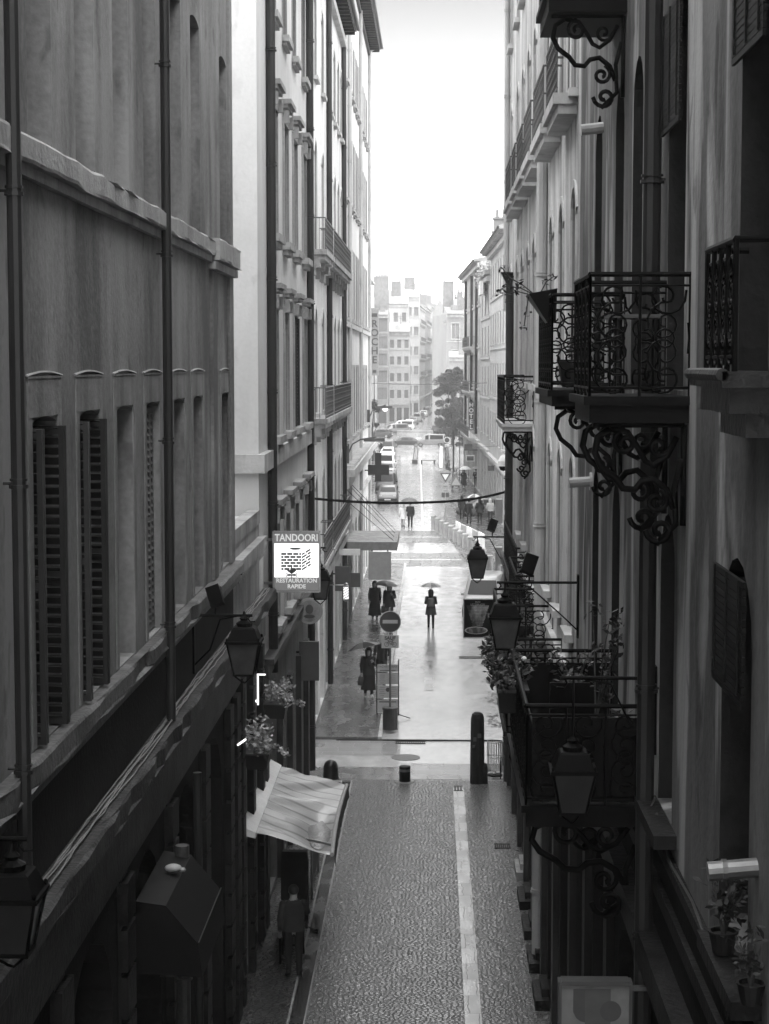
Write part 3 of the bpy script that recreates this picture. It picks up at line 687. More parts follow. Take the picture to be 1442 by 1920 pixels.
s=MB(); s.pbox(P,U(11.05),U(12.45),0,.36,11.36,11.46); s.pbox(P,U(11.15),U(12.35),0,.3,11.2,11.36); s.pbox(P,U(11.25),U(12.25),0,.18,11.05,11.2)
s.tube([P(U(11.05),.36,11.44),P(U(12.45),.36,11.44)],.04,8); b_=s.build('balcony',M['stoneM'],root)
m=MB(); u0,u1=U(11.15),U(12.3)
for n_ in range(4):
    a=u0+(u1-u0)*n_/4; scroll_unit(m,lambda s_,t_:P(s_,.27,t_),a,a+(u1-u0)/4,11.52,.68,.012)
    m.tube([P(a,.27,11.46),P(a,.27,12.26)],.02,5)
m.tube([P(u1,.27,11.46),P(u1,.27,12.26)],.02,5); m.tube([P(u0,.0,12.26),P(u0,.27,12.26),P(u1,.27,12.26),P(u1,0,12.26)],.025,6); m.tube([P(u0,.27,11.55),P(u1,.27,11.55)],.014,5)
m.build('railing',M['iron'],b_)
mb=MB(); mb.tube([P(U(24.2),0,9.95),P(U(24.2),.3,9.93)],.07,10); mb.tube([P(U(24.2),.0,9.95),P(U(24.2),.03,9.95)],.12,12); mb.build('vent_pipe',M['pipeL'],root)
mb=MB(); mb.tube([P(U(23.0),0,14.45),P(U(23.0),.28,14.42)],.07,10); mb.build('vent_pipe',M['pipeL'],root)
mb=MB(); mb.tube([P(U(11.6),0,8.25),P(U(11.6),.32,8.22)],.065,12); mb.tube([P(U(11.6),.2,8.23),P(U(11.6),.23,8.23)],.075,12); mb.build('vent_pipe',M['metal'],root)
# R1b
y0=26.61; ye=52; P=Pf((XR,y0),(-1,0)); L=ye-y0
root=thing('apartment_building',(XR,40,0),'paler right hand building reaching the crossing, arched windows and a stepped balcony row','building')
wins=[]
for i,y in enumerate((27.6,30.3,32.9,36.2,38.6,41.2,43.8,46.5,50.2)):
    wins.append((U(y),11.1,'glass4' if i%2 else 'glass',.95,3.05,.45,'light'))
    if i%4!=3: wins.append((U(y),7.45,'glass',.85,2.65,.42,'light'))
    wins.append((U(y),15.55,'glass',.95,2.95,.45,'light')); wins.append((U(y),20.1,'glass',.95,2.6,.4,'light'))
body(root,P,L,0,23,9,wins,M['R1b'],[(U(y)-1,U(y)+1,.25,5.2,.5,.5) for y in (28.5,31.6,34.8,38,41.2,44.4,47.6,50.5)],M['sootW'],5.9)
for y in (30,33.2,36.4,39.6,42.8,46,49.1,51.8): mb=MB(); band(mb,P,L,.02,5.9,.1,u0=U(y)-.2,u1=U(y)+.18); mb.build('pilaster',M['stoneM'],root)
mb=MB(); band(mb,P,L,5.9,6.15,.2); mb.build('shop_cornice',M['stoneM'],root)
mb=MB(); band(mb,P,L,6.7,6.85,.1)
for j in range(43): band(mb,P,L,j*.53+.02,j*.53+.5,.04,u0=L-.4,u1=L)
mb.build('stone_trim',M['stoneL'],root)
mb=MB()
for y in (28.5,31.6,34.8,38,41.2,44.4,47.6,50.5): mb.pbox(P,U(y)-.99,U(y)+.99,-.5,-.45,.25,5.1)
mb.build('shopfront',M['wood'],root)
roofpart(root,P,L,23,9,.5,1)
pipe(root,P,U(34.2),.2,22.8,.11,'pipeL'); pipe(root,P,U(48.7),.2,13.6,.11,'pipe',hopper=13.6); pipe(root,P,U(51.3),13.0,22.6,.08,'pipeL')
for a,b_ in ((27.2,29.9),(30.6,33.8),(34.6,37.4),(38,40.6),(41.2,43.2),(43.8,46.8)):
    simple_balcony(root,P,U(a),U(b_),15.5,.36,.95,'stoneL',.2,False)
iron_balcony(root,P,U(38.6),U(42.6),10.25,.62,1.0,.16,slabmat='stoneL',brs=(0,.5),unit=.5,brk=.9)
iron_balcony(root,P,U(27.0),U(29.6),6.0,1.0,1.0,.2,slabmat='blackI',brs=(.05,.9),unit=.5)
iron_balcony(root,P,U(31.8),U(34.2),6.26,.97,1.0,.2,brs=(.05,.9),unit=.6)
iron_balcony(root,P,U(36),U(39.5),6.3,.45,1.0,.2,brs=(.05,.9),unit=.6); iron_balcony(root,P,U(41.5),U(49),6.3,.2,1.0,.15,brs=(.05,.9),unit=.6)
mb=MB(); mb.pbox(P,U(34.0),U(35.0),.02,.5,6.95,7.0); 
# unseen closing building added behind the camera to block sky light
P=Pf((8,-7),(0,1)); L=18
root=thing('apartment_building',(0,-7,0),'plain building closing the street behind the viewpoint','building')
wins=[(u,z,'glass',1.1,2.4,0,'sill') for u in (2,5,8,11,14,16.6) for z in (1.2,5,9,12.6,16.2,19.8,23.4)]
body(root,P,L,0,30,8,wins,M['R1a']); roofpart(root,P,L,30,8)
# R3 set back beyond the crossing on the right
P=Pf((4.6,57),(-1,0)); L=36; U=lambda y:y-57
root=thing('apartment_building',(4.6,75,0),'building set back beyond the crossing behind the right corner','building')
wins=[(2+i*2.9,z,'glass',1.05,2.6,0,'sill') for i in range(12) for z in (5.2,9.2,13.2,17)]
body(root,P,L,0,21,9,wins,M['R1b'],[(1.2+i*3.4,3.4+i*3.4,.2,3.4,0,.4) for i in range(10)])
mb=MB()
for i in range(10): mb.pbox(P,1.2+i*3.4,3.4+i*3.4,-.4,-.34,.2,3.35)
mb.build('shopfront',M['greyD'],root); roofpart(root,P,L,21,9)

# ---------------------------------------------------------------- distant buildings
def farb(name,label,A,B,H,depth,mat,rows,cols,base=4.2,trim='none',over=.5,rise=2.2,win=(1.1,2.1),chims=(),shop=True,balc=False,grp='buildings down the far street',kind='far',brackets=False,bandz=True):
    """A,B: ground corners of the visible facade, left to right as seen from the street"""
    A=Vector(A); B=Vector(B); d=(B-A); Ln=d.length; d.normalize()
    nrm=(d.y,-d.x)                      # A->B left to right seen from outside
    P=Pf((B.x,B.y),nrm); 
    root=thing(name,((A.x+B.x)/2,(A.y+B.y)/2,0),label,'building',grp)
    ws=[]
    for r in range(rows):
        z=base+.9+(H-base-.6)*r/rows
        for c in range(cols): ws.append((Ln*(c+.5)/cols,z,kind if (c+r)%3 else 'closed' if kind=='glass' and False else kind,win[0],min(win[1],(H-base-.6)/rows-.8),0,trim))
    ex=[(Ln*(c+.15)/cols,Ln*(c+.85)/cols,.2,base-1.0,0,.4) for c in range(cols)] if shop else []
    body(root,P,Ln,0,H,depth,ws,M[mat],ex)
    mb=MB(); band(mb,P,Ln,base-.5,base-.2,.3)
    for r in range(1,rows): 
        z=base+.9+(H-base-.6)*r/rows-.35; band(mb,P,Ln,z-.1,z+.05,.1)
    band(mb,P,Ln,H-.5,H-.1,.3); mb.build('string_course',M['stoneL'],root)
    if shop:
        mb=MB()
        for c in range(cols): mb.pbox(P,Ln*(c+.16)/cols,Ln*(c+.84)/cols,-.4,-.35,.2,base-1.05)
        mb.build('shopfront',M['greyD'],root)
    rf=roofpart(root,P,Ln,H,depth,over,rise,'roofF',brackets=brackets)
    rn=random.Random(len(label)*7+int(H*10)); rm=MB(); 
    for i in range(max(1,int(Ln/6))):      # attic dormers and aerials along the roof
        u=Ln*(i+.5)/max(1,int(Ln/6))+rn.uniform(-.8,.8); rm.pbox(P,u-.5,u+.5,-1.6,-.5,H+.2,H+1.5)
    rm.build('dormer',M[mat],rf) if Ln<12 else None
    am=MB(); u=Ln*rn.uniform(.3,.7); am.tube([P(u,-2,H+1.2),P(u,-2,H+3.6)],.035,4); am.tube([P(u-.5,-2,H+3.2),P(u+.5,-2,H+3.2)],.03,4); am.tube([P(u-.35,-2,H+2.8),P(u+.35,-2,H+2.8)],.03,4); am.build('aerial',M['iron'],rf)
    for (u,w,cw,cd,ch) in chims:
        q=P(u,w,0); chimney(rf,(q[0],q[1]),cw,cd,ch,H+.3,max(2,int(cw/.5)))
    if balc:
        for r in range(1,rows):
            z=base+.9+(H-base-.6)*r/rows; simple_balcony(root,P,Ln*.1,Ln*.9,z-.05,.6,.95,'stoneL',.4)
    return root,P,Ln
# right middle row
farb('apartment_building','pale ornate building on the far right with bracketed cornice and a rooftop parapet of chimneys',(4.5,148),(5.0,120),20.4,9,'far',4,8,4.6,'light',.8,2,(1.15,2.3),[(3,-1.5,3,.8,1.2),(8,-2.5,3,.8,1.6),(13,-1.5,4,.8,1.3),(19,-2.5,4,.8,1.8),(25,-1.5,3,.8,1.2)],brackets=True)
farb('apartment_building','narrow pale building with terrace plants between hotel and ornate building',(4.1,161),(4.5,148.1),18.8,8,'far',4,3,4.8,'light',.5,2,(1.15,2.3),[(3,-3,2.4,1,1.2)])
hr,hP,hL=farb('hotel_building','pale hotel building with long dark drainpipes and a vertical sign',(3.1,194),(4.05,161.1),20.6,12,'far',4,7,5.0,'light',.6,1.2,(1.1,2.3),[(28,-4,4,1.2,1.6)],brackets=True)
for u in (5,14,26): pipe(hr,hP,u,5.2,20,.16,'pipe')
simple_balcony(hr,hP,4,24,4.9,.9,.95,'stoneL',.35)
simple_balcony(hr,hP,8,22,9.0,.7,.95,'stoneL',.35); simple_balcony(hr,hP,8,22,13.2,.7,.95,'stoneL',.35)
r_,p_,l_=farb('corner_building','distant corner building with steep roof, tall chimneys and paired windows',(1.95,300),(4.9,300.5),19.8,14,'far2',3,1,6.0,'light',.7,2.5,(1.3,2.6),[(.6,-1,1.0,1,3.2),(2.2,-3,1.8,1,5),])
P=Pf((1.95,300.6),(-1,0)); 
farb('corner_building','side wing of the distant corner building running down the far street',(3.6,345),(1.95,301),18.5,10,'far2',4,12,4,'none',.6,2.5,(1.1,2.2),[(10,-2,2,1,4),(25,-2,3,1,4)])
farb('low_pavilion','low hip roofed pavilion in front of the distant corner building',(2.3,291),(5.2,291),12.6,6,'far2',2,2,4.2,'none',.6,.9,(1.0,1.8))
# left beyond the pale end building
farb('apartment_building','dim ornate building with pinnacles just past the left end building',(-7.5,125.5),(-7.4,205),20.4,9,'far2',4,16,5,'none',.7,2,(1.2,2.4),[(10,-1,1.2,.8,3.2),(20,-1,1.2,.8,3.4),(33,-1,1.6,1,2.5)],shop=True)
farb('apartment_building','distant building with triple windows beside the vertical sign',(-11.2,352),(-9.0,352),21,9,'far2',5,1,4,'none',.5,2.5,(1.7,2.2),[(1.4,-2,3,1.4,7)])
farb('apartment_building','distant low pale building with hipped roof and small windows',(-9.2,362),(-4.9,362),17.9,9,'far',4,3,4,'none',.6,1.6,(.8,1.6),[])
farb('apartment_building','tall distant building with blank gable and large chimney stack',(-12.6,385),(-5.6,385),24.2,10,'far',5,4,4,'none',.5,3,(.9,1.9),[(5.7,-1,2.6,1.5,5.5),(2.6,-3,2,1.2,4.5)])
farb('apartment_building','tallest distant building, square chimney stack on its hip roof',(-7.8,405),(-3.4,405),26.3,12,'far',5,3,4,'light',.5,3.2,(1,2),[(2.2,-4,2.3,1.6,4.2)])
xs=[(-3.6,420,25),(-2.3,462,26),(-1.0,505,27.5),(.3,550,27),(1.8,610,28),(3.3,680,27.5),(5.0,760,27)]
nm=['cream','grey','pale','weathered','narrow','last visible']
for i in range(len(xs)-1):
    (xa,ya,h),(xb,yb,_)=xs[i],xs[i+1]
    farb('apartment_building','%s in the hazy receding row left of the far street'%['nearest, balconied building','second building, greyer,','third building, balconied,','fourth building, faint grey,','fifth building, balconied, faint,','last visible building'][i],(xa-.2,ya),(xb-.2,yb-.4),h,10,'far' if i%2==0 else 'far2',5,10,4,'none',.6,2.4,(1.2,2.1),[(8,-2,2.4,1.6,4),(24,-2,2.4,1.6,3.5)],balc=True)
farb('apartment_building','left side building lining the far street before the hazy row',(-8.2,345),(-3.75,419),15,7,'far2',4,14,4,'none',.6,2.0,(1.2,2.1),[],balc=False) if False else None
farb('apartment_building','right side building lining the far street behind the tree',(7.8,560),(3.65,346),19,10,'far2',4,24,4,'none',.6,2,(1.2,2.2),[(60,-2,2,1,3)])
farb('apartment_building','faint building closing the end of the far street',(2,830),(30,830),24,10,'far2',5,8,4,'none',.5,2,(1.3,2.2),[])
farb('apartment_building','wide distant building behind the left street corner',(-34,345),(-11.6,345),22,10,'far2',5,10,4,'none',.5,2.2,(1.2,2.1),[])
# ---------------------------------------------------------------- small builders
def text(parent,body_,size,loc,mat,name='lettering',vertical=False,sx=1,align='CENTER',bold=.0,ext=.004,face='-y'):
    cu=bpy.data.curves.new(name,'FONT'); cu.body=body_; cu.size=size; cu.align_x=align; cu.align_y='CENTER'; cu.extrude=ext; cu.offset=bold
    cu.resolution_u=3
    t=bpy.data.objects.new('tmp',cu); COL.objects.link(t); dg=bpy.context.evaluated_depsgraph_get(); dg.update()
    me=bpy.data.meshes.new_from_object(t.evaluated_get(dg)); bpy.data.objects.remove(t); me.materials.clear(); me.materials.append(mat)
    Mx=Matrix.Diagonal((sx,1,1,1)); rot=Matrix.Rotation(R_(90),4,'X')
    me.transform(rot@Mx); me.name=name
    o=bpy.data.objects.new(name,me); COL.objects.link(o); o.parent=parent; w=wloc(parent); o.location=(loc[0]-w[0],loc[1]-w[1],loc[2]-w[2]); return o
def lantern(loc,wall_x,armz,label,k=1.0,flood=None,glass='milk'):
    x,y,z=loc; t=thing('wall_lantern',loc,label,'lantern','iron wall lanterns over the street')   # loc = bottom of lantern
    f=MB(); h=.46*k; b_=.14*k; a=.23*k
    for sx,sy in ((-1,-1),(1,-1),(1,1),(-1,1)): f.tube([(x+sx*b_,y+sy*b_,z+.08*k),(x+sx*a,y+sy*a,z+.08*k+h)],.016*k,5)
    f.box(x-b_-.015,x+b_+.015,y-b_-.015,y+b_+.015,z+.06*k,z+.09*k)
    f.tube([(x-b_,y-b_,z+.07*k),(x-b_*.3,y-b_*.3,z-.03*k),(x,y,z-.06*k),(x+b_*.3,y+b_*.3,z-.03*k),(x+b_,y+b_,z+.07*k)],.013*k,5)
    f.box(x-a-.03*k,x+a+.03*k,y-a-.03*k,y+a+.03*k,z+.08*k+h,z+.12*k+h); f.build('lantern_frame',M['iron'],t)
    gl=MB(); z0=z+.09*k; z1=z+.08*k+h
    for (p,q) in (((-1,-1),(1,-1)),((1,-1),(1,1)),((1,1),(-1,1)),((-1,1),(-1,-1))):
        gl.quad((x+p[0]*b_*.97,y+p[1]*b_*.97,z0),(x+q[0]*b_*.97,y+q[1]*b_*.97,z0),(x+q[0]*a*.97,y+q[1]*a*.97,z1),(x+p[0]*a*.97,y+p[1]*a*.97,z1))
    gl.build('lantern_glass',M[glass],t)
    r=MB(); zt=z+.12*k+h
    r.loft([[(x+sx*s_,y+sy*s_,zt+zz) for sx,sy in ((-1,-1),(1,-1),(1,1),(-1,1))] for s_,zz in ((a,0),(a*.72,.17*k),(a*.62,.19*k))])
    r.lathe((x,y,zt+.19*k),[(.11*k,0),(.12*k,.05*k),(.05*k,.09*k),(.07*k,.12*k),(.03*k,.16*k),(.012*k,.22*k)],10)
    for sx,sy in ((-1,-1),(1,-1),(1,1),(-1,1)): r.ball((x+sx*a,y+sy*a,zt+.02),.02*k,.02*k,.03*k,6,4)
    r.build('lantern_roof',M['iron'],t)
    m=MB(); sg=1 if wall_x>x else -1; ztop=zt+.36*k
    m.tube([(x-sg*.12,y,armz),(wall_x,y,armz)],.022*k,6); m.tube([(x,y,ztop),(x,y,armz)],.014*k,5)
    m.tube([(wall_x,y,armz-.75*k),(wall_x-sg*.25,y,armz-.5*k),(x+sg*(.35),y,armz-.06),(x+sg*.1,y,armz-.01)],.012*k,5)
    m.tube([(x-sg*.12+.06*math.cos(q)*-sg,y,armz-.05+.05*math.sin(q)) for q in (math.pi/2,2.4,3.2,4.2,5.4)],.012*k,5)
    m.box(min(wall_x,wall_x-sg*.03),max(wall_x,wall_x-sg*.03),y-.06,y+.06,armz-.85*k,armz+.12)
    m.build('arm',M['iron'],t)
    if flood is not None:
        q=MB(); fx=x+sg*flood; Mx=Matrix.Translation((fx,y,armz+.28*k))@Matrix.Rotation(R_(20)*sg,4,'Y')@Matrix.Rotation(R_(-25),4,'X')
        q.obox(Mx,.1*k,.06*k,.15*k); q.tube([(fx,y,armz),(fx,y,armz+.16*k)],.015*k,5); q.build('floodlight',M['iron'],t)
    return t
def leaves(mb,c,rad,n,size,rnd,up=.3):
    cx,cy,cz=c
    for _ in range(n):
        while True:
            p=Vector((rnd.uniform(-1,1),rnd.uniform(-1,1),rnd.uniform(-1,1)))
            if p.length<=1: break
        p=Vector((cx+p.x*rad[0],cy+p.y*rad[1],cz+p.z*rad[2]))
        a=Vector((rnd.gauss(0,1),rnd.gauss(0,1),rnd.gauss(0,.7))).normalized(); b=a.cross(Vector((rnd.gauss(0,1),rnd.gauss(0,1),1))).normalized()
        s=size*rnd.uniform(.6,1.3)
        mb.add([p-a*s,p-b*s*.45+a*s*.1,p+a*s,p+b*s*.45+a*s*.1],[(0,1,2),(0,2,3)])
def planter(loc,w,d,h,label,n=260,mat='leaf',seed=1,spread=1.25,tall=.3,leaf=.05,trail=0,cat='flower box',flowers=0):
    x,y,z=loc; t=thing('flower_box',loc,label,cat,None); rnd=random.Random(seed)
    m=MB(); m.loft([[(x+sx*w/2*k,y+sy*d/2*k,z+zz) for sx,sy in ((-1,-1),(1,-1),(1,1),(-1,1))] for k,zz in ((.8,0),(1,h),(1.06,h),(1.06,h+.03))]); m.build('box',M['terra'],t)
    l=MB()
    for i in range(7):
        cx=x+rnd.uniform(-.5,.5)*w*spread; cy=y+rnd.uniform(-.5,.5)*d*spread
        leaves(l,(cx,cy,z+h+tall*rnd.uniform(.3,.8)),(w*.25+.06,d*.3+.06,tall*.55),n//7,leaf,rnd)
    for i in range(trail):
        a=rnd.uniform(0,6.28); px,py,pz=x+w*.4,y,z+h+.1
        for q in range(6): leaves(l,(px+q*.07,py+math.sin(a)*q*.03,pz-q*.03+rnd.uniform(-.03,.05)),(.05,.05,.05),8,leaf*.8,rnd)
    l.build('foliage',M[mat],t)
    if flowers:
        f=MB()
        for i in range(flowers):
            f.ball((x+rnd.uniform(-.6,.6)*w,y+rnd.uniform(-.6,.6)*d,z+h+tall*rnd.uniform(.5,1.05)),.035,.035,.03,6,4)
        f.build('blossom',M['white'],t)
    return t
def tree(loc,H,crown,label,n,leaf,seed,mat='leaf',clumps=26,group=None):
    x,y,z=loc; t=thing('street_tree',loc,label,'tree',group); rnd=random.Random(seed)
    m=MB(); m.tube([(x,y,z),(x+.05,y,z+H*.25),(x-.1,y,z+H*.5),(x+.1,y,z+H*.8)],[.22,.17,.12,.04],8)
    cs=[]
    for i in range(clumps):
        a=rnd.uniform(0,6.28); q=rnd.uniform(.15,1.05); zz=rnd.uniform(.12,1.0); w=crown*math.sqrt(max(.04,1-((zz-.38)/.64)**2))
        c=(x+w*q*math.cos(a),y+w*q*math.sin(a),z+H*zz); cs.append(c)
        if i%2==0: m.tube([(x,y,z+H*max(.2,zz-.3)),((x+c[0])/2,(y+c[1])/2,z+H*(zz-.12)),c],[.07,.05,.015],5)
    m.build('trunk',M['bark'],t); l=MB()
    for c in cs:
        r=crown*rnd.uniform(.14,.34); leaves(l,c,(r,r,r*.8),n//clumps,leaf,rnd)
    l.build('crown',M[mat],t); return t
# ---------------------------------------------------------------- signs and lanterns
M['milkD']=plain('lantern_glass_dirty',.018,.3,var=.4,scale=5)  # darker pane copy with the low street's shade painted in
# Tandoori box sign
sx0,sx1,sy,sz0,sz1=-3.30,-2.34,36.9,6.85,8.1
t=thing('box_sign',((sx0+sx1)/2,sy,sz0),'lit square box sign reading TANDOORI RESTAURATION RAPIDE with a brick oven','sign')
M['signGrey']=emis('sign_film_grey',.16,.12); M['signWhite']=emis('lit_sign_panel',.95,.3); M['signInk']=plain('sign_ink_grey',.07,.5); M['signBlk']=plain('sign_ink_black',.03,.5); M['signTxt']=emis('sign_letters',.7,.08)
m=MB(); m.box(sx0,sx1,sy,sy+.16,sz0,sz1); m.box(-3.5,sx0,sy+.05,sy+.1,sz1-.2,sz1-.15); m.box(-3.5,sx0,sy+.05,sy+.1,sz0+.15,sz0+.2); m.build('sign_case',M['greyD'],t)
m=MB()
for a,b_,c,d in ((sx0-.012,sx0+.02,sz0,sz1),(sx1-.02,sx1+.012,sz0,sz1),(sx0+.02,sx1-.02,sz1-.025,sz1+.012),(sx0+.02,sx1-.02,sz0-.01,sz0+.022)): m.box(a,b_,sy-.02,sy-.002,c,d)
m.build('sign_rim',M['metal'],t)
m=MB(); m.box(sx0+.025,sx1-.025,sy-.008,sy-.003,7.86,8.07); m.build('grey_panel',M['signGrey'],t)
m=MB(); m.box(sx0+.025,sx1-.025,sy-.008,sy-.003,6.88,7.15); m.build('grey_panel',M['signGrey'],t)
m=MB(); m.box(sx0+.025,sx1-.025,sy-.008,sy-.003,7.155,7.855); m.build('lit_panel',M['signWhite'],t)
cx=(sx0+sx1)/2
m=MB(); bw,bh,gp=.108,.046,.016; x0=sx0+.165; zt=7.66
for r in range(6):
    off=0 if r%2==0 else -.06; x=x0+off
    while x<x0+.4:
        a=max(x,x0); b_=min(x+bw,x0+.41)
        if b_-a>.02: m.box(a,b_,sy-.012,sy-.009,zt-r*(bh+gp)-bh,zt-r*(bh+gp))
        x+=bw+gp
x1=x0+.425
for r in range(6):
    s=0 if r%2 else .03
    for q in (0,1):
        a=q*.115+(.0 if r%2 else -.04); b_=a+.1; a=max(a,0); b_=min(b_,.185)
        if b_-a>.02:
            za=zt-r*(bh+gp)-bh-.01; m.quad((x1+a,sy-.011,za+a*.62),(x1+b_,sy-.011,za+b_*.62),(x1+b_,sy-.011,za+b_*.62+bh*.9),(x1+a,sy-.011,za+a*.62+bh*.9))
m.tube([(x0+.02,sy-.01,zt+.03),(x0+.16,sy-.01,zt+.14),(x0+.58,sy-.01,zt+.14),(x0+.43,sy-.01,zt+.03),(x0+.02,sy-.01,zt+.03)],.003,4)
m.ball((x0+.29,sy-.01,zt+.085),.12,.004,.025,16,6); m.build('brick_oven',M['signInk'],t)
m=MB(); fx=x0+.215; fz=zt-.44
for a,b_,wd in ((-.1,.13,.04),(0,.17,.035),(.1,.13,.04)): m.quad((fx,sy-.016,fz),(fx+a*.5-wd,sy-.016,fz+b_*.5),(fx+a,sy-.016,fz+b_),(fx+a*.5+wd,sy-.016,fz+b_*.5))
m.build('flame',M['greyD'],t)
m=MB()
for a in (12,-12): m.obox(Matrix.Translation((fx,sy-.018,fz-.015))@Matrix.Rotation(R_(a),4,'Y'),.125,.002,.012)
m.box(fx-.01,fx+.01,sy-.02,sy-.017,fz-.07,fz); m.build('logs',M['signBlk'],t)
text(t,'TANDOORI',.205,(cx,sy-.014,7.965),M['signTxt'],sx=.82,bold=.004)
text(t,'RESTAURATION',.118,(cx,sy-.014,7.085),M['signTxt'],sx=.98,bold=.003); text(t,'RAPIDE',.118,(cx,sy-.014,6.965),M['signTxt'],sx=.98,bold=.003)
# lanterns
lantern((-2.75,26.0,6.95),XL,8.0-.12,'iron lantern on a wall arm beside the left ledge with a small floodlight',1.0,.42)
lantern((-3.17,13.3,7.02),XL,7.95,'nearest left iron lantern cut by the picture edge',.9,glass='milkD')
lantern((1.32,17.0,7.2),XR,8.55,'large dark lantern in front of the lower right balcony',.85,glass='milkD')
lantern((1.03,26.2,7.32),XR,8.35,'right hand lantern beside the pizza sign under a floodlight arm',.95,.35)
lantern((1.22,51.0,5.42),XR,6.66,'farthest right lantern hanging over the parked van',1.15,.42)
lantern((-2.62,41.5,6.05),XL,7.3,'pale glass lantern half hidden behind the lit box sign',.95)
# pizza / kebab poster sign
t=thing('hanging_sign',(.98,38,5.5),'dark hanging poster sign with a kebab cone and a pizza reading LES TERRASSES','sign')
px0,px1,pz0,pz1=.62,1.29,5.76,6.57
m=MB(); m.box(px0,px1,38,38.06,pz0,pz1); m.build('board',plain('poster_black',.006,.7,spec=.1),t)
m=MB(); 
for a,b_,c,d in ((px0-.01,px0+.012,pz0,pz1),(px1-.012,px1+.01,pz0,pz1),(px0,px1,pz1-.005,pz1+.02),(px0,px1,pz0-.02,pz0+.005)): m.box(a,b_,37.98,37.998,c,d)
m.build('frame',M['metal'],t)
m=MB(); m.tube([(px1,38.03,pz1-.1),(XR,38.03,pz1-.1)],.015,5); m.tube([(px1,38.03,pz0+.1),(XR,38.03,pz0+.1)],.015,5); m.build('arm',M['iron'],t)
pm=plaster('kebab_print',.05,.34,.2,.1,9,seed=21,bump=0)
m=MB(); rnd=random.Random(3); cxp=.92
zs=[pz1-.13-.44*i/14 for i in range(15)]
for i in range(14):
    w0=.24-.14*(i/14)+rnd.uniform(-.012,.012); w1=.24-.14*((i+1)/14)+rnd.uniform(-.012,.012)
    m.quad((cxp-w0,37.995,zs[i]),(cxp+w0,37.995,zs[i]),(cxp+w1,37.995,zs[i+1]+.006),(cxp-w1,37.995,zs[i+1]+.006))
m.build('kebab_picture',pm,t)
m=MB(); m.ball((cxp-.03,37.994,pz0+.15),.245,.003,.082,24,8); m.build('plate_rim',M['grey'],t)
m=MB(); m.ball((cxp-.03,37.99,pz0+.152),.215,.003,.066,24,8); m.build('pizza_picture',pm,t)
text(t,'LES TERRASSES',.062,(cxp,37.99,pz1-.115),M['grey'],sx=.75); text(t,'SAUCE',.048,(cxp,37.99,pz1-.055),M['grey'],sx=.75)
# bottom right poster sign
t=thing('shop_sign',(1.55,16.6,5.0),'framed shop sign with pale half circle and round shapes at the bottom right','sign')
m=MB(); m.box(1.2,1.83,16.6,16.7,4.9,5.72); m.build('board',M['grey'] if False else plain('sign_board',.20,.4),t)
m=MB(); m.box(1.17,1.2,16.56,16.72,4.9,5.75); m.box(1.83,1.86,16.56,16.72,4.9,5.75); m.box(1.2,1.83,16.56,16.72,5.72,5.76); m.box(1.86,XR,16.6,16.66,5.66,5.7); m.build('frame',M['greyD'],t)
m=MB(); m.box(1.42,1.66,16.592,16.598,4.9,5.68); m.build('colour_panel',plain('sign_mid',.09,.4),t)
m=MB()
m.quad((1.31,16.587,5.68),(1.42,16.587,5.68),(1.42,16.587,5.36),(1.38,16.587,5.37),(1.34,16.587,5.4),(1.31,16.587,5.46)); m.lathe((0,0,0),[],3) if False else None
m.add([(1.66+.1*math.cos(q*math.pi/12),16.585,5.47+.1*math.sin(q*math.pi/12)) for q in range(24)],[tuple(range(24))]); m.build('printed_shape',M['greyD'],t)
# no entry sign on pole
t=thing('no_entry_sign',(-1.37,56.2,0),'round no entry sign with SAUF bicycle plate on a pole set in a dark drum','traffic sign')
X,Y=-1.37,56.2
m=MB(); m.lathe((X,Y,.09),[(.245,0),(.235,.02),(.235,.62),(.25,.64),(.25,.7),(.2,.71),(0,.71)],20); m.build('drum_base',M['greyD'] if False else plain('drum_dark',.015,.45,var=.3),t)
m=MB(); m.tube([(X,Y,.7),(X,Y,3.95)],.035,8); m.build('pole',M['greyD'],t)
def disc(mb,x,y,z,r,th=.01,n=28): 
    vs=[(x+r*math.cos(2*math.pi*k/n),y,z+r*math.sin(2*math.pi*k/n)) for k in range(n)]+[(x+r*math.cos(2*math.pi*k/n),y+th,z+r*math.sin(2*math.pi*k/n)) for k in range(n)]
    mb.add(vs,[tuple(range(n)),tuple(range(2*n-1,n-1,-1))]+[(k,(k+1)%n,n+(k+1)%n,n+k) for k in range(n)])
m=MB(); disc(m,X,Y-.06,3.5,.345,.02); m.build('sign_rim',M['grey'],t)
m=MB(); disc(m,X,Y-.065,3.5,.32,.004); m.build('sign_face',plain('sign_red_as_grey',.02,.35,var=.05),t)
m=MB(); m.box(X-.235,X+.235,Y-.072,Y-.067,3.45,3.56); m.build('white_bar',M['grey'],t)
m=MB(); m.box(X-.27,X+.27,Y-.06,Y-.045,2.67,3.08); m.build('bicycle_plate',M['grey'],t)
text(t,'SAUF',.15,(X,Y-.066,2.985),M['signBlk'],bold=.006)
m=MB()
for q in (-.11,.13): m.tube([(X+q+a,Y-.065,b_) for a,b_ in ringp(0,2.79,.068,14)],.007,4)
for a,b_ in (((-.11,2.79),(-.05,2.88)),((-.05,2.88),(.07,2.88)),((.07,2.88),(.13,2.79)),((-.05,2.88),(.02,2.79)),((.02,2.79),(.07,2.88)),((.02,2.79),(.13,2.79)),((-.05,2.88),(-.06,2.91)),((-.09,2.915),(-.03,2.915)),((.07,2.88),(.08,2.915)),((.05,2.915),(.12,2.915))):
    m.tube([(X+a[0],Y-.065,a[1]),(X+b_[0],Y-.065,b_[1])],.007,4)
m.build('bicycle_symbol',M['signBlk'],t)
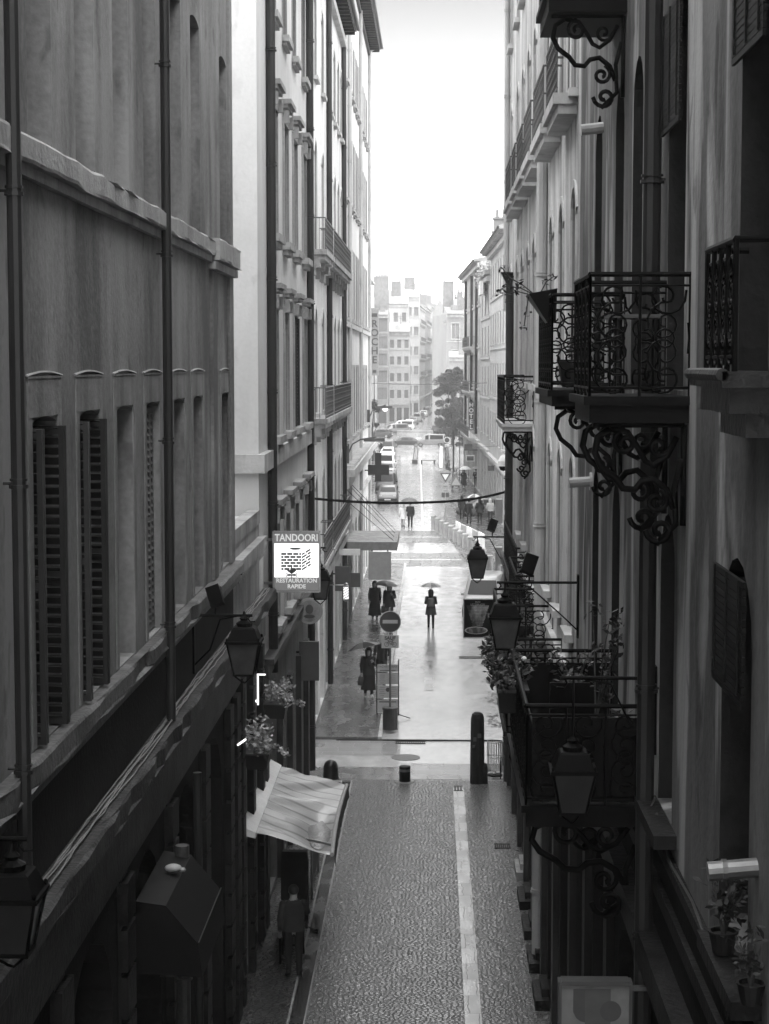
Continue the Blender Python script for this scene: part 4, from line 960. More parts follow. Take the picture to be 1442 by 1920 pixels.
# menu board stack
t=thing('menu_board',(-1.5,58.4,0),'tall pavement menu board of four stacked pale panels headed PACHA KEBAB','menu board')
X0,X1,Y=-1.84,-1.17,58.4
m=MB(); 
for q in (X0-.02,X1+.02): m.tube([(q,Y,.1),(q,Y,1.95)],.02,5)
for z in (.15,.62,1.05,1.5,1.68): m.tube([(X0,Y,z),(X1,Y,z)],.012,4)
m.tube([(X0-.1,Y-.25,.12),(X0,Y,.14),(X0,Y+.25,.12)],.015,4); m.tube([(X1+.4,Y-.1,.03),(X1,Y,.14),(X1,Y+.25,.12)],.015,4); m.build('stand',M['iron'],t)
rnd=random.Random(8)
for i,(z0,z1) in enumerate(((.2,.62),(.68,1.08),(1.13,1.5),(1.54,1.78))):
    m=MB(); m.box(X0,X1,Y-.02,Y+.01,z0,z1); o=m.build('panel',M['grey'],t)
    m=MB()
    if i in (1,2):
        for cxx in (-1.68,-1.33):
            for r in range(5): w=rnd.uniform(.06,.12); m.box(cxx-w,cxx+w,Y-.026,Y-.021,z1-.06-r*.065-.012,z1-.06-r*.065)
    elif i==0: m.box(X0+.06,X1-.06,Y-.026,Y-.021,z1-.09,z1-.045)
    else: m.box(X0+.08,X1-.08,Y-.026,Y-.021,z0+.03,z0+.06)
    if i in (1,2):
        h_=len(m.v)//2; m2=MB(); m2.v=m.v[h_:]; m2.f=[tuple(q-h_ for q in fc) for fc in m.f[len(m.f)//2:]]; m2.build('print',M['signInk'],o); m.v=m.v[:h_]; m.f=m.f[:len(m.f)//2]
    m.build('print',M['signInk'],o)
    if i==1: m=MB(); disc(m,-1.5,Y-.027,.95,.07,.005,14); m.build('badge',M['signBlk'],o)
text(t,'PACHA KEBAB',.1,(-1.505,Y-.025,1.71),M['signInk'],sx=.95)
# bollards, post, bin
t=MB(); t.lathe((-2.87,49.75,.0),[(.23,0),(.22,.05),(.205,.3),(.2,.36),(.17,.44),(.11,.5),(.04,.53),(0,.535)],20)
tag(t.build('dome_bollard',plain('bollard_iron',.015,.35,.3),None,True),'stubby dome topped bollard at the left end of the threshold','bollard')
t=thing('steel_bollard',(-.8,49.4,0),'short round black bollard with a pale ring in the middle of the street','bollard')
m=MB(); m.lathe((-.8,49.4,0),[(.165,0),(.155,.02),(.155,.31),(.155,.42),(.15,.44),(0,.445)],20); m.build('post',M['iron'],t)
m=MB(); m.lathe((-.8,49.4,0),[(.158,.30),(.16,.31),(.16,.36),(.158,.37)],20); m.build('reflective_ring',M['metal'],t)
m=MB(); m.lathe((-.8,49.4,.006),[(.27,0),(.27,.012),(.17,.014)],20); m.build('base_plate',M['stone'],t)
t=thing('stone_post',(1.23,49.3,0),'tall dark weathered stone post with paper stickers beside the litter bin','stone post')
m=MB(); m.lathe((1.2,49.3,0),[(.2,0),(.195,.8),(.185,1.7),(.18,1.82),(.15,1.93),(.08,1.98),(0,1.99)],14); m.build('shaft',M['stoneD'],t)
m=MB(); m.loft([[(1.41+a*k,49.3+b_*k,z) for a,b_ in ((-.12,-.14),(.07,-.12),(.07,.12),(-.12,.14))] for k,z in ((1.1,0),(1.05,.42),(.85,.52),(.4,.56))]); m.build('foot_block',M['stoneD'],t)
m=MB(); m.box(1.08,1.17,49.105,49.11,1.2,1.32); m.box(1.2,1.3,49.102,49.11,1.3,1.42); m.box(1.06,1.12,49.1,49.11,1.02,1.1); m.build('sticker',M['greyD'],t)
t=thing('litter_bin',(1.72,50.2,0),'round litter bin of thin upright metal slats on the right by the stone post','litter bin')
m=MB()
for k in range(22):
    a=2*math.pi*k/22; m.tube([(1.72+.2*math.cos(a),50.2+.2*math.sin(a),.12),(1.72+.225*math.cos(a),50.2+.225*math.sin(a),.98)],.008,4)
for z,r in ((.12,.2),(.98,.226),(.55,.213)): m.tube([(1.72+r*math.cos(a*math.pi/10),50.2+r*math.sin(a*math.pi/10),z) for a in range(21)],.013,5)
m.build('basket',M['metal'],t); m=MB(); m.lathe((1.72,50.2,.0),[(.22,0),(.2,.05),(.05,.06),(.03,.12)],12); m.tube([(1.86,49.75,0),(1.84,49.78,1.0)],.015,5); m.tube([(1.6,49.75,.01),(2.0,49.75,.01)],.012,4); m.build('stand',M['iron'],t)
# manhole, drains
m=MB(); m.lathe((-.82,52.5,.0),[(.42,0),(.42,.014),(.37,.016),(.36,.012),(.0,.013)],28); tag(m.build('manhole_cover',M['greyD'],None),'round iron manhole cover in the crossing lane','manhole cover')
def grate(x,y,w,d,label,n=9):
    m=MB()
    for i in range(n): m.box(x-w/2+i*w/n,x-w/2+(i+.55)*w/n,y-d/2,y+d/2,.005,.02)
    m.box(x-w/2-.02,x+w/2,y-d/2-.03,y-d/2,.005,.022); m.box(x-w/2-.02,x+w/2,y+d/2,y+d/2+.03,.005,.022)
    return tag(m.build('drain_grate',M['iron'],None),label,'drain grate')
grate(-.7,54.6,.9,.3,'long slotted drain across the road foot below the menu board',16); grate(-2.42,49.0,.25,.4,'small drain grate at the head of the left gutter',3); grate(.68,48.6,.24,.5,'drain grate at the head of the pale stone strip',3)
grate(1.66,42.7,.38,.35,'slotted drain in the cobbles near the right wall',8); grate(1.5,70.8,1.0,.35,'drain grate in the road beside the poster sign',14)
# stone steps on the right
for i,(y,lab) in enumerate(((38.2,'farthest right doorstep, small and dark'),(36.2,'second farthest right doorstep in shadow'),(34.2,'middle right doorstep in front of a dark doorway'),(32.2,'nearest right doorstep at the picture foot'),(40.4,'rough pale kerb stone against the right wall'))):
    m=MB(); m.box(1.82 if i<4 else 1.85,XR-.02,y-.6,y+.55,0,.19); m.box(1.95,XR-.02,y-.4,y+.4,.19,.33); tag(m.build('doorstep',M['stoneD'] if i<4 else M['stone'],None),lab,'doorstep','stone doorsteps along the right wall')
# awning with puddle
t=thing('awning',(-3.5,35.4,2.3),'sagging pale awning on the left with rain pooled in its cloth','awning')
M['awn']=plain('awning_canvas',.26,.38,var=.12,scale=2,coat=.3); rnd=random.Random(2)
NX,NY=30,34; xa,xb,ya,yb=-3.25,-1.84,32.4,37.9
def az(u,v):
    z=3.0-.40*u; d=((u-.78)/.2)**2+((v-.26)/.22)**2
    z-=.15*math.exp(-d*.8)+.06*math.sin(math.pi*u)*math.sin(math.pi*v)
    q=v+(.26-v)*u*.45; z+=.045*math.sin(q*27)*u*(1-u)*2.4+.02*math.sin(q*61+1)*(1-u*.8)*min(1,u*5)
    return z
m=MB(); vs=[]
for j in range(NY+1):
    for i in range(NX+1):
        u,v=i/NX,j/NY; vs.append((xa+(xb-xa)*u+.05*math.sin(math.pi*v)*u*-1,ya+(yb-ya)*v,az(u,v)))
m.add(vs,[(j*(NX+1)+i,j*(NX+1)+i+1,(j+1)*(NX+1)+i+1,(j+1)*(NX+1)+i) for j in range(NY) for i in range(NX)])
an=M['awn'].node_tree; aw=an.nodes.new('ShaderNodeTexWave'); aw.bands_direction='Y'; aw.inputs['Scale'].default_value=.62; aw.inputs['Distortion'].default_value=1.6; aw.inputs['Detail'].default_value=2; aw.inputs['Detail Scale'].default_value=.8  # dark bands paint the shade in the cloth folds
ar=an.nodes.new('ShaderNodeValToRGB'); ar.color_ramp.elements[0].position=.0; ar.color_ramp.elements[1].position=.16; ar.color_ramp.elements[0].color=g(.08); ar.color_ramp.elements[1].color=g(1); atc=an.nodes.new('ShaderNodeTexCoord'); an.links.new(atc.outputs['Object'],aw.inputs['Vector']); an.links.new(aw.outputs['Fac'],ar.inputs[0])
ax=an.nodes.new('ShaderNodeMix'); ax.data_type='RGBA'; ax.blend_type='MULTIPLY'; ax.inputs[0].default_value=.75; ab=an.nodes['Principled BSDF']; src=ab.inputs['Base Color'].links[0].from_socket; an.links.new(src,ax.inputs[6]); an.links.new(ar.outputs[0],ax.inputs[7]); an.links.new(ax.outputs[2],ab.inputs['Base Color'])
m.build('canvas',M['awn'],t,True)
m=MB(); m.add([(-3.5,32.3,3.14),(-3.24,32.35,3.01),(-3.24,37.95,3.01),(-3.5,38.0,3.14),(-3.5,32.3,2.98),(-3.24,32.35,2.9),(-3.24,37.95,2.9),(-3.5,38.0,2.98)],[(0,1,2,3),(4,7,6,5),(0,4,5,1),(2,6,7,3),(1,5,6,2)]); m.build('cassette',M['white'],t)
m=MB(); m.tube([(xb-.01-.05*math.sin(math.pi*v/10),ya+(yb-ya)*v/10,2.6) for v in range(11)],.04,8); m.build('front_bar',M['grey'],t)
m=MB(); vs=[]
for v in range(21):
    q=v/20; x=xb+.03-.05*math.sin(math.pi*q); vs+= [(x,ya+(yb-ya)*q,2.58),(x+.02,ya+(yb-ya)*q,2.36-.02*math.sin(q*40))]
m.add(vs,[(2*i,2*i+2,2*i+3,2*i+1) for i in range(20)]); m.build('valance',M['black'],t)
m=MB()
for y in (33.2,37.8): m.tube([(-3.45,y,2.8),(-2.7,y+.3,2.65),(xb,y,2.56)],.025,6)
m.build('folding_arm',M['metal'],t)
m=MB(); n=26; vs=[]
for q in range(1,6):
    for k in range(n):
        a=2*math.pi*k/n; uu=.78+.15*q/5*math.cos(a)*(1+.12*math.sin(3*a)); vv=.26+.19*q/5*math.sin(a)*(1+.1*math.cos(4*a)); vs.append((xa+(xb-xa)*uu-.05*math.sin(math.pi*vv)*uu,ya+(yb-ya)*vv,az(uu,vv)+.012))
m.add(vs,[tuple(range(n))]+[(q*n+k,q*n+(k+1)%n,(q+1)*n+(k+1)%n,(q+1)*n+k) for q in range(4) for k in range(n)])
pu,nt,b_=newmat('pooled_rainwater'); b_.inputs['Base Color'].default_value=g(.16); b_.inputs['Roughness'].default_value=.12
no=nt.nodes.new('ShaderNodeTexNoise'); no.inputs['Scale'].default_value=18; bp=nt.nodes.new('ShaderNodeBump'); bp.inputs['Strength'].default_value=.9; bp.inputs['Distance'].default_value=.03
tc=nt.nodes.new('ShaderNodeTexCoord'); nt.links.new(tc.outputs['Object'],no.inputs[0]); nt.links.new(no.outputs['Fac'],bp.inputs['Height']); nt.links.new(bp.outputs[0],b_.inputs['Normal'])
m.build('rain_pool',pu,t)
# near-left folded dark awning box with pale lamp
t=thing('awning',(-3.1,21.5,4.6),'black box shaped awning low on the near left with one bright wet edge','awning')
m=MB(); m.add([(-3.45,20.5,5.3),(-3.45,22.7,5.3),(-3.1,22.7,5.25),(-3.1,20.5,5.25),(-3.45,20.5,4.45),(-3.45,22.7,4.45),(-2.68,22.7,4.4),(-2.68,20.5,4.4),(-2.73,20.5,4.8),(-2.73,22.7,4.8)],[(0,1,2,3),(3,2,9,8),(8,9,6,7),(4,7,6,5),(0,3,8,7,4),(1,5,6,9,2)]); m.build('canvas',plain('awning_black',.004,.6,spec=.12),t)
m=MB(); m.tube([(-2.72,20.5,4.82),(-2.72,22.7,4.82)],.008,5); m.build('front_bar',M['metal'],t)
m=MB(); m.lathe((0,0,0),[(0,0)],3) if False else None
m.ball((-3.2,21.8,5.33),.11,.09,.05,12,6); m.ball((-3.09,21.8,5.31),.05,.04,.03,8,4); tag(m.build('plastic_bag',M['grey'],None,True),'pale rain soaked bundle lying on the black box awning','bundle')
# flower boxes, left
planter((-3.2,32.6,4.2),.45,.9,.28,'window box with bright pale blossom just above the puddled awning',420,'leafL',5,1.2,.5,.055,2)
planter((-3.15,35.8,4.5),.45,.9,.28,'window box with trailing grey leaves above and behind the blossom box',420,'leafL',6,1.2,.4,.05,3)
# led strip and lit tube
M['neon']=emis('neon_tube',1,.35)
m=MB(); m.box(-3.36,-3.33,34.0,34.03,5.05,5.62); m.box(-3.36,-3.2,34.0,34.03,5.62,5.645); m.box(-3.5,-3.36,34.01,34.05,5.1,5.14); tag(m.build('neon_strip',M['neon'],None),'bright white neon strip outlining a left shop window','neon light')
m=MB(); m.tube([(-3.36,30.6,5.0),(-3.26,30.9,5.03)],.018,6); tag(m.build('tube_light',M['neon'],None),'tiny glowing tube light over the left shopfront','light')
# things under the awning
t=thing('bar_table',(-2.72,34.2,.03),'narrow high wooden table on the left pavement beside the standing man','table')
m=MB(); m.box(-2.98,-2.5,33.9,34.55,1.05,1.1); m.build('table_top',M['greyD'],t)
for a in (-2.94,-2.54):
    for b_ in (33.95,34.5): m=MB(); m.tube([(a,b_,.03),(a*1.0,b_,1.05)],.03,6); m.build('leg',M['wood'],t)
m=MB(); m.tube([(-2.94,33.95,.4),(-2.54,33.95,.4),(-2.54,34.5,.4),(-2.94,34.5,.4),(-2.94,33.95,.4)],.018,5); m.build('foot_rail',M['wood'],t)
t=thing('menu_easel',(-2.85,36.5,.03),'black cloth covered board standing under the awning behind the high table','board')
m=MB(); m.loft([[(-2.85+a*k,36.5+b_,z) for a,b_ in ((-.28,-.1),(.28,-.1),(.28,.1),(-.28,.1))] for k,z in ((1,.1),(1.0,1.3),(.9,1.55))]); m.build('board',M['black'],t)
m=MB(); m.tube([(-2.6,36.2,.04),(-2.35,36.0,.04)],.03,5); m.tube([(-2.6,36.5,.1),(-2.6,36.2,.04)],.03,5); m.build('foot',M['iron'],t)
t=thing('windbreak_screen',(-3.0,39.4,.03),'narrow upright windbreak screen with chrome posts under the awning','screen')
m=MB()
for y in (38.2,40.4): m.tube([(-2.62,y,.03),(-2.62,y,1.75)],.03,6)
m.tube([(-2.62,38.2,1.7),(-2.62,40.4,1.7)],.02,5); m.build('frame',M['metal'],t); m=MB(); m.box(-2.63,-2.61,38.25,40.35,.3,1.6); m.build('panel',M['dark'],t)
# box & signs on left wall beyond crossing
t=thing('round_sign',(-3.45,45,5.0),'round pale pub sign with a dark emblem on the left wall','sign')
m=MB(); disc(m,-3.12,45,5.35,.33,.06); m.build('disc',M['grey'],t); m=MB(); disc(m,-3.12,44.99,5.35,.27,.004); m.build('face',M['stone'],t)
m=MB(); m.ball((-3.12,44.98,5.4),.1,.004,.12,10,6); m.ball((-3.12,44.98,5.22),.14,.004,.05,10,6); m.build('emblem',M['greyD'],t); m=MB(); m.tube([(-3.5,45.03,5.35),(-3.4,45.03,5.35)],.02,5); m.build('arm',M['iron'],t)
t=thing('dark_box_sign',(-3.2,45.5,3.6),'dark rectangular unlit box sign below the round pub sign','sign')
m=MB(); m.box(-3.42,-2.92,45.5,45.62,3.5,4.5); m.build('case',M['greyD'],t); m=MB(); m.box(-3.5,-3.42,45.53,45.58,4.2,4.25); m.build('arm',M['iron'],t)
m=MB(); m.tube([(-3.5,45.9,5.72),(-3.15,45.9,5.76)],.05,8); m.tube([(-3.5,46.6,6.02),(-3.15,46.6,6.0)],.05,8); tag(m.build('spotlights',M['white'],None),'pair of short white tube spotlights on the left wall','spotlight') if False else tag(m.build('wall_spotlight',M['white'],None),'short white tube spotlights on the left wall above the round sign','spotlight')
# canopy shop left
t=thing('shop_canopy',(-2.7,77,3.8),'flat projecting shop canopy held by four tie cables over the left pavement','canopy')
m=MB(); m.box(-3.76,-1.58,74.8,80.2,3.85,4.15); m.build('deck',M['stone'],t)
m=MB(); m.box(-3.76,-1.54,74.74,74.8,3.83,4.18); m.box(-1.58,-1.54,74.8,80.2,3.83,4.18); m.build('fascia',plain('fascia',.2,.5),t)
m=MB()
for y,z in ((75.2,5.9),(76.8,6.2),(78.4,6.3),(79.8,6.3)): m.tube([(X3,y+.6,z),(-1.7,y,4.2)],.012,4)
m.build('tie_cable',M['iron'],t)
t=thing('box_sign',(-2.2,74.9,2.5),'large blank pale box sign hanging under the projecting canopy','sign')
m=MB(); m.box(-2.72,-1.78,74.6,74.72,2.62,3.78); m.build('panel',M['grey'],t); m=MB(); m.box(-2.6,-2.55,74.72,74.9,3.6,3.84); m.box(-1.95,-1.9,74.72,74.9,3.6,3.84); m.build('hanger',M['iron'],t)
t=thing('box_sign',(-3.2,67,3.9),'small white box sign jutting out in front of the left canopy','sign')
m=MB(); m.box(-3.6,-2.75,66.9,67.0,4.45,4.68); m.build('panel',M['white'],t); m=MB(); m.box(-3.77,-3.6,66.93,66.97,4.5,4.55); m.build('arm',M['iron'],t)
t=thing('box_sign',(-3.2,69.5,3.0),'dull grey square box sign under the small white one','sign')
m=MB(); m.box(-3.45,-2.85,69.4,69.5,2.95,3.5); m.build('panel',M['greyD'],t); m=MB(); m.box(-3.77,-3.45,69.43,69.47,3.3,3.35); m.build('arm',M['iron'],t)
t=thing('box_sign',(-3.35,66,3.4),'dark box sign behind the barber pole','sign')
m=MB(); m.box(-3.6,-3.05,65.4,65.5,3.3,4.2); m.build('panel',M['greyD'],t); m=MB(); m.box(-3.77,-3.6,65.43,65.47,3.9,3.95); m.build('arm',M['iron'],t)
t=thing('barber_pole',(-3.15,62.3,3.0),'lit striped barber pole on the left wall below the canopy','barber pole')
m=MB(); m.lathe((-3.05,62.3,3.42),[(.09,0),(.09,.42)],14); m.build('tube',emis('lit_tube',.9,.25),t)
m=MB()
for k in range(5):
    pts=[(-3.05+.093*math.cos(a),62.3+.093*math.sin(a),3.40+k*.09+.16*(a-math.pi)/math.pi) for a in [math.pi*(1+q/8) for q in range(9)]]; pts=[p for p in pts if 3.42<p[2]<3.84]
    if len(pts)>1: m.tube(pts,.014,4)
m.build('stripe',M['greyD'],t); m=MB(); m.lathe((-3.05,62.3,3.84),[(.1,0),(.1,.05),(.06,.07),(.07,.12),(0,.15)],12); m.lathe((-3.05,62.3,3.36),[(.04,-.03),(.1,0),(.1,.06)],12); m.tube([(-3.77,62.3,3.9),(-3.05,62.3,3.9)],.015,5); m.build('cap',M['metal'],t)
# pharmacy cross
t=thing('pharmacy_cross',(-3.0,98,5.3),'large unlit dark pharmacy cross on the left wall','sign')
m=MB(); m.box(-3.22,-2.87,98,98.18,5.2,6.75); m.box(-3.6,-3.22,98,98.18,5.55,6.1); m.box(-2.87,-2.45,98,98.18,5.55,6.1); m.build('cross',plain('cross_dark',.02,.5),t); m=MB(); m.tube([(X3,98.09,5.8),(-3.6,98.09,5.8)],.03,5); m.build('arm',M['iron'],t)
# street lights on arms
for y,z,x1,lab in ((76.7,7.2,-2.45,'curved arm street light on the left wall above the shop canopy'),(101.5,8.0,-2.7,'farther curved arm street light at the end of the left wall')):
    t=thing('street_light',(X3,y,z),lab,'street light','arm mounted street lights')
    m=MB(); m.box(X3,X3+.16,y-.1,y+.1,z,z+1.0); m.build('bracket',M['greyD'],t)
    m=MB(); m.tube([(X3+.1,y,z+.5),(X3+.3,y,z+.95),(X3+.65,y,z+1.15),(x1,y,z+1.25)],.035,6); m.build('arm',M['greyD'],t)
    m=MB(); m.loft([[(x1+a,y+b_*w,z+1.06+c) for b_,c in ((-.1,0),(.1,0),(.07,.14),(-.07,.14))] for a,w in ((-.55,.8),(-.1,1.2),(.35,.8))]); m.tube([(x1-.1,y,z+1.15),(x1-.1,y,z+1.27)],.03,5); m.build('lamp_head',M['greyD'],t)
# cctv dome
t=thing('security_camera',(1.9,52.2,8.3),'white dome security camera on the right corner','security camera')
m=MB(); m.tube([(XR,52.1,9.05),(1.98,52.1,9.05),(1.98,52.1,8.9)],.03,6); m.build('arm',M['white'],t); m=MB(); m.lathe((1.98,52.1,8.6),[(.17,0),(.16,.14),(.1,.26),(.05,.32),(0,.33)],16); m.build('housing',M['white'],t)
m=MB(); m.lathe((1.98,52.1,8.45),[(0,0),(.08,.03),(.12,.1),(.12,.15)],14); m.build('dome',M['iron'],t)
# cable across the street
m=MB(); rnd=random.Random(5)
for c in range(4):
    pts=[]
    for i in range(29):
        q=i/28; pts.append((-3.5+5.6*q,51.3+1.2*q+.02*math.sin(9*q+c),7.72-.62*q*(1-q)*1.1+(.12*(max(0,q-.72)/.28)**2)+.022*math.sin(11*q*3+c*1.6)))
    m.tube(pts,.02,5)
tag(m.build('overhead_cable',M['iron'],None),'thick twisted black cable strung across the street','cable')
for (y,z,xa,xb,lab) in ((152,10.0,-6.4,4.4,'thin high wire crossing the far street'),(190,4.6,-6.3,3.1,'lower thin wire crossing over the parked cars'),(133,5.6,.6,4.7,'thin decoration wire beside the right pavement')):
    m=MB(); m.tube([(xa+(xb-xa)*i/12,y,z-.5*(i/12)*(1-i/12)) for i in range(13)],.025 if y>140 else .02,4); tag(m.build('overhead_wire',M['irong'],None),lab,'wire')
# wires & plants on the right balconies
def potted(loc,r,h,label,n=120,tall=.5,leaf=.05,seed=1,sticks=3,cat='potted plant',mat='leaf',ball=.2,boxed=False):
    x,y,z=loc; t=thing('potted_plant',loc,label,cat); rnd=random.Random(seed)
    m=MB(); m.lathe(loc,[(r*.7,0),(r*.8,h*.3),(r,h*.92),(r*1.08,h*.93),(r*1.08,h),(r*.9,h),(r*.85,h-.03),(0,h-.03)],14); m.build('pot',M['terra'],t)
    l=MB(); s=MB()
    for i in range(sticks):
        a=rnd.uniform(0,6.28); hh=tall*rnd.uniform(.6,1); e=(x+math.cos(a)*ball,y+math.sin(a)*ball,z+h+hh)
        s.tube([(x,y,z+h-.04),((x+e[0])/2,(y+e[1])/2,z+h+hh*.6),e],[.012,.008,.004],4); leaves(l,e,(.12,.12,.14),n//sticks//2,leaf,rnd); leaves(l,((x+e[0])/2,(y+e[1])/2,z+h+hh*.5),(.1,.1,hh*.3),n//sticks//2,leaf,rnd)
    s.build('stems',M['bark'],t); l.build('foliage',M[mat],t); return t
# hanging planter on balcony 2 with branch into the street
t=thing('hanging_planter',(1.25,20.6,12.0),'tilted black hanging planter with sparse branches reaching into the sky','hanging planter'); rnd=random.Random(11)
m=MB(); m.loft([[(x_,y_,z_) for x_,y_,z_ in r] for r in ([(1.28,20.8,11.98),(1.38,20.8,12.0),(1.38,21.2,12.0),(1.28,21.2,11.98)],[(1.06,20.6,12.3),(1.38,20.6,12.36),(1.38,21.4,12.36),(1.06,21.4,12.3)])]); m.build('pot',M['terra'],t)
s=MB(); l=MB()
for path in ([(1.15,21,12.3),(1.0,21,12.42),(.85,21,12.5),(.78,21,12.6)],[(1.15,21,12.3),(.98,21,12.38),(.82,21,12.4),(.72,21,12.34)],[(1.2,21,12.3),(1.28,21,12.45),(1.35,21,12.5)],[(1.08,21,12.3),(1.05,21,12.1),(1.03,21,11.95)],[(1.1,21,12.3),(.95,21,12.34),(.8,21,12.3)]):
    s.tube(path,[.007]*len(path),4)
    for p in path[1:]: leaves(l,p,(.06,.06,.06),7,.032,rnd)
s.build('stems',M['bark'],t); l.build('foliage',M['leaf'],t)
potted((1.6,21.2,11.24),.17,.32,'squat black pot on the second right balcony',60,.2,.04,3,3)
t=thing('balcony_table',(1.75,15.8,11.25),'small folded table and chair stacked on the near right balcony','table')
m=MB(); m.box(1.5,1.98,15.6,16.2,11.9,11.93); m.build('table_top',M['greyD'],t); 
for a,b_ in ((1.55,15.65),(1.93,15.65),(1.55,16.15),(1.93,16.15)): m=MB(); m.tube([(a,b_,11.25),(a,b_,11.9)],.014,5); m.build('leg',M['iron'],t)
# lower right balcony plants
planter((.88,20.4,7.62),.34,.9,.25,'leafy black planter hooked on the rail of the long lower balcony',620,'leaf',7,1.25,.28,.045,0,'flower box',5)
planter((1.05,27.6,6.75),.4,1.2,.25,'bushy dark planter on the rail behind the nearer one',620,'leaf',8,1.2,.32,.05,0)
potted((1.62,20.8,7.15),.16,.5,'pot of pale leaved shrub against the right wall',160,.5,.04,12,6,'potted plant','leafM',.2)
potted((1.82,20.2,7.14),.2,.4,'tall thin stemmed plant in a dark pot by the right wall',140,1.35,.05,13,5,'potted plant','leaf',.3)
potted((1.75,18.4,7.14),.16,.3,'low leafy pot in the corner of the long lower balcony',160,.45,.05,14,5)
potted((2.0,12.3,7.45),.1,.16,'succulent pot on the near right window sill',140,.4,.04,15,5,'potted plant','leaf',.12)
potted((2.02,11.3,7.45),.09,.14,'small plant pot at the right picture edge',110,.3,.035,16,4,'potted plant','leaf',.1)
t=thing('garden_chair',(1.5,24.9,7.1) if False else (1.5,19.6,7.13),'dark garden chair on the long lower right balcony','chair')
m=MB(); m.box(1.28,1.72,19.4,19.85,7.52,7.56); m.build('seat',M['iron'],t)
m=MB(); m.box(1.28,1.72,19.85,19.88,7.6,8.0); m.build('backrest',M['iron'],t)
for a in (1.3,1.7):
    for b_ in (19.42,19.85): m=MB(); m.tube([(a,b_,7.13),(a,b_,7.55)],.015,5); m.build('leg',M['iron'],t)
# wall wires right
m=MB(); m.tube([(XR-.03,16.6,7.35),(XR-.05,15.5,7.2),(XR-.04,14.2,7.24),(XR-.05,13.4,7.2),(XR-.04,12,7.22)],.012,4); m.tube([(XR-.05,16.6,7.5),(XR-.18,16.4,7.3),(XR-.08,16.2,7.45),(XR-.16,16.0,7.2)],.01,4)
tag(m.build('wall_cable',M['irong'],None),'thin loose cable running along the near right wall ledge','cable')
# ---------------------------------------------------------------- people
def skin_mesh(joints,edges,rad,name,mat,extra=None,lvl=1):
    bm=bmesh.new(); lay=bm.verts.layers.skin.verify(); vs=[]
    for p,r in zip(joints,rad):
        v=bm.verts.new(p); v[lay].radius=(r,r); vs.append(v)
    vs[0][lay].use_root=True
    for a,b_ in edges: bm.edges.new((vs[a],vs[b_]))
    me=bpy.data.meshes.new('tmp'); bm.to_mesh(me); bm.free()
    o=bpy.data.objects.new('tmp',me); COL.objects.link(o); o.modifiers.new('s','SKIN'); sb=o.modifiers.new('d','SUBSURF'); sb.levels=lvl; sb.render_levels=lvl
    dg=bpy.context.evaluated_depsgraph_get(); dg.update(); out=bpy.data.meshes.new_from_object(o.evaluated_get(dg)); bpy.data.objects.remove(o)
    if extra and extra.v:
        bm=bmesh.new(); bm.from_mesh(out); em=extra.mesh('x',None); bm.from_mesh(em); bm.to_mesh(out); bm.free()
    out.materials.clear(); out.materials.append(mat); out.name=name; out.polygons.foreach_set('use_smooth',[True]*len(out.polygons)); return out
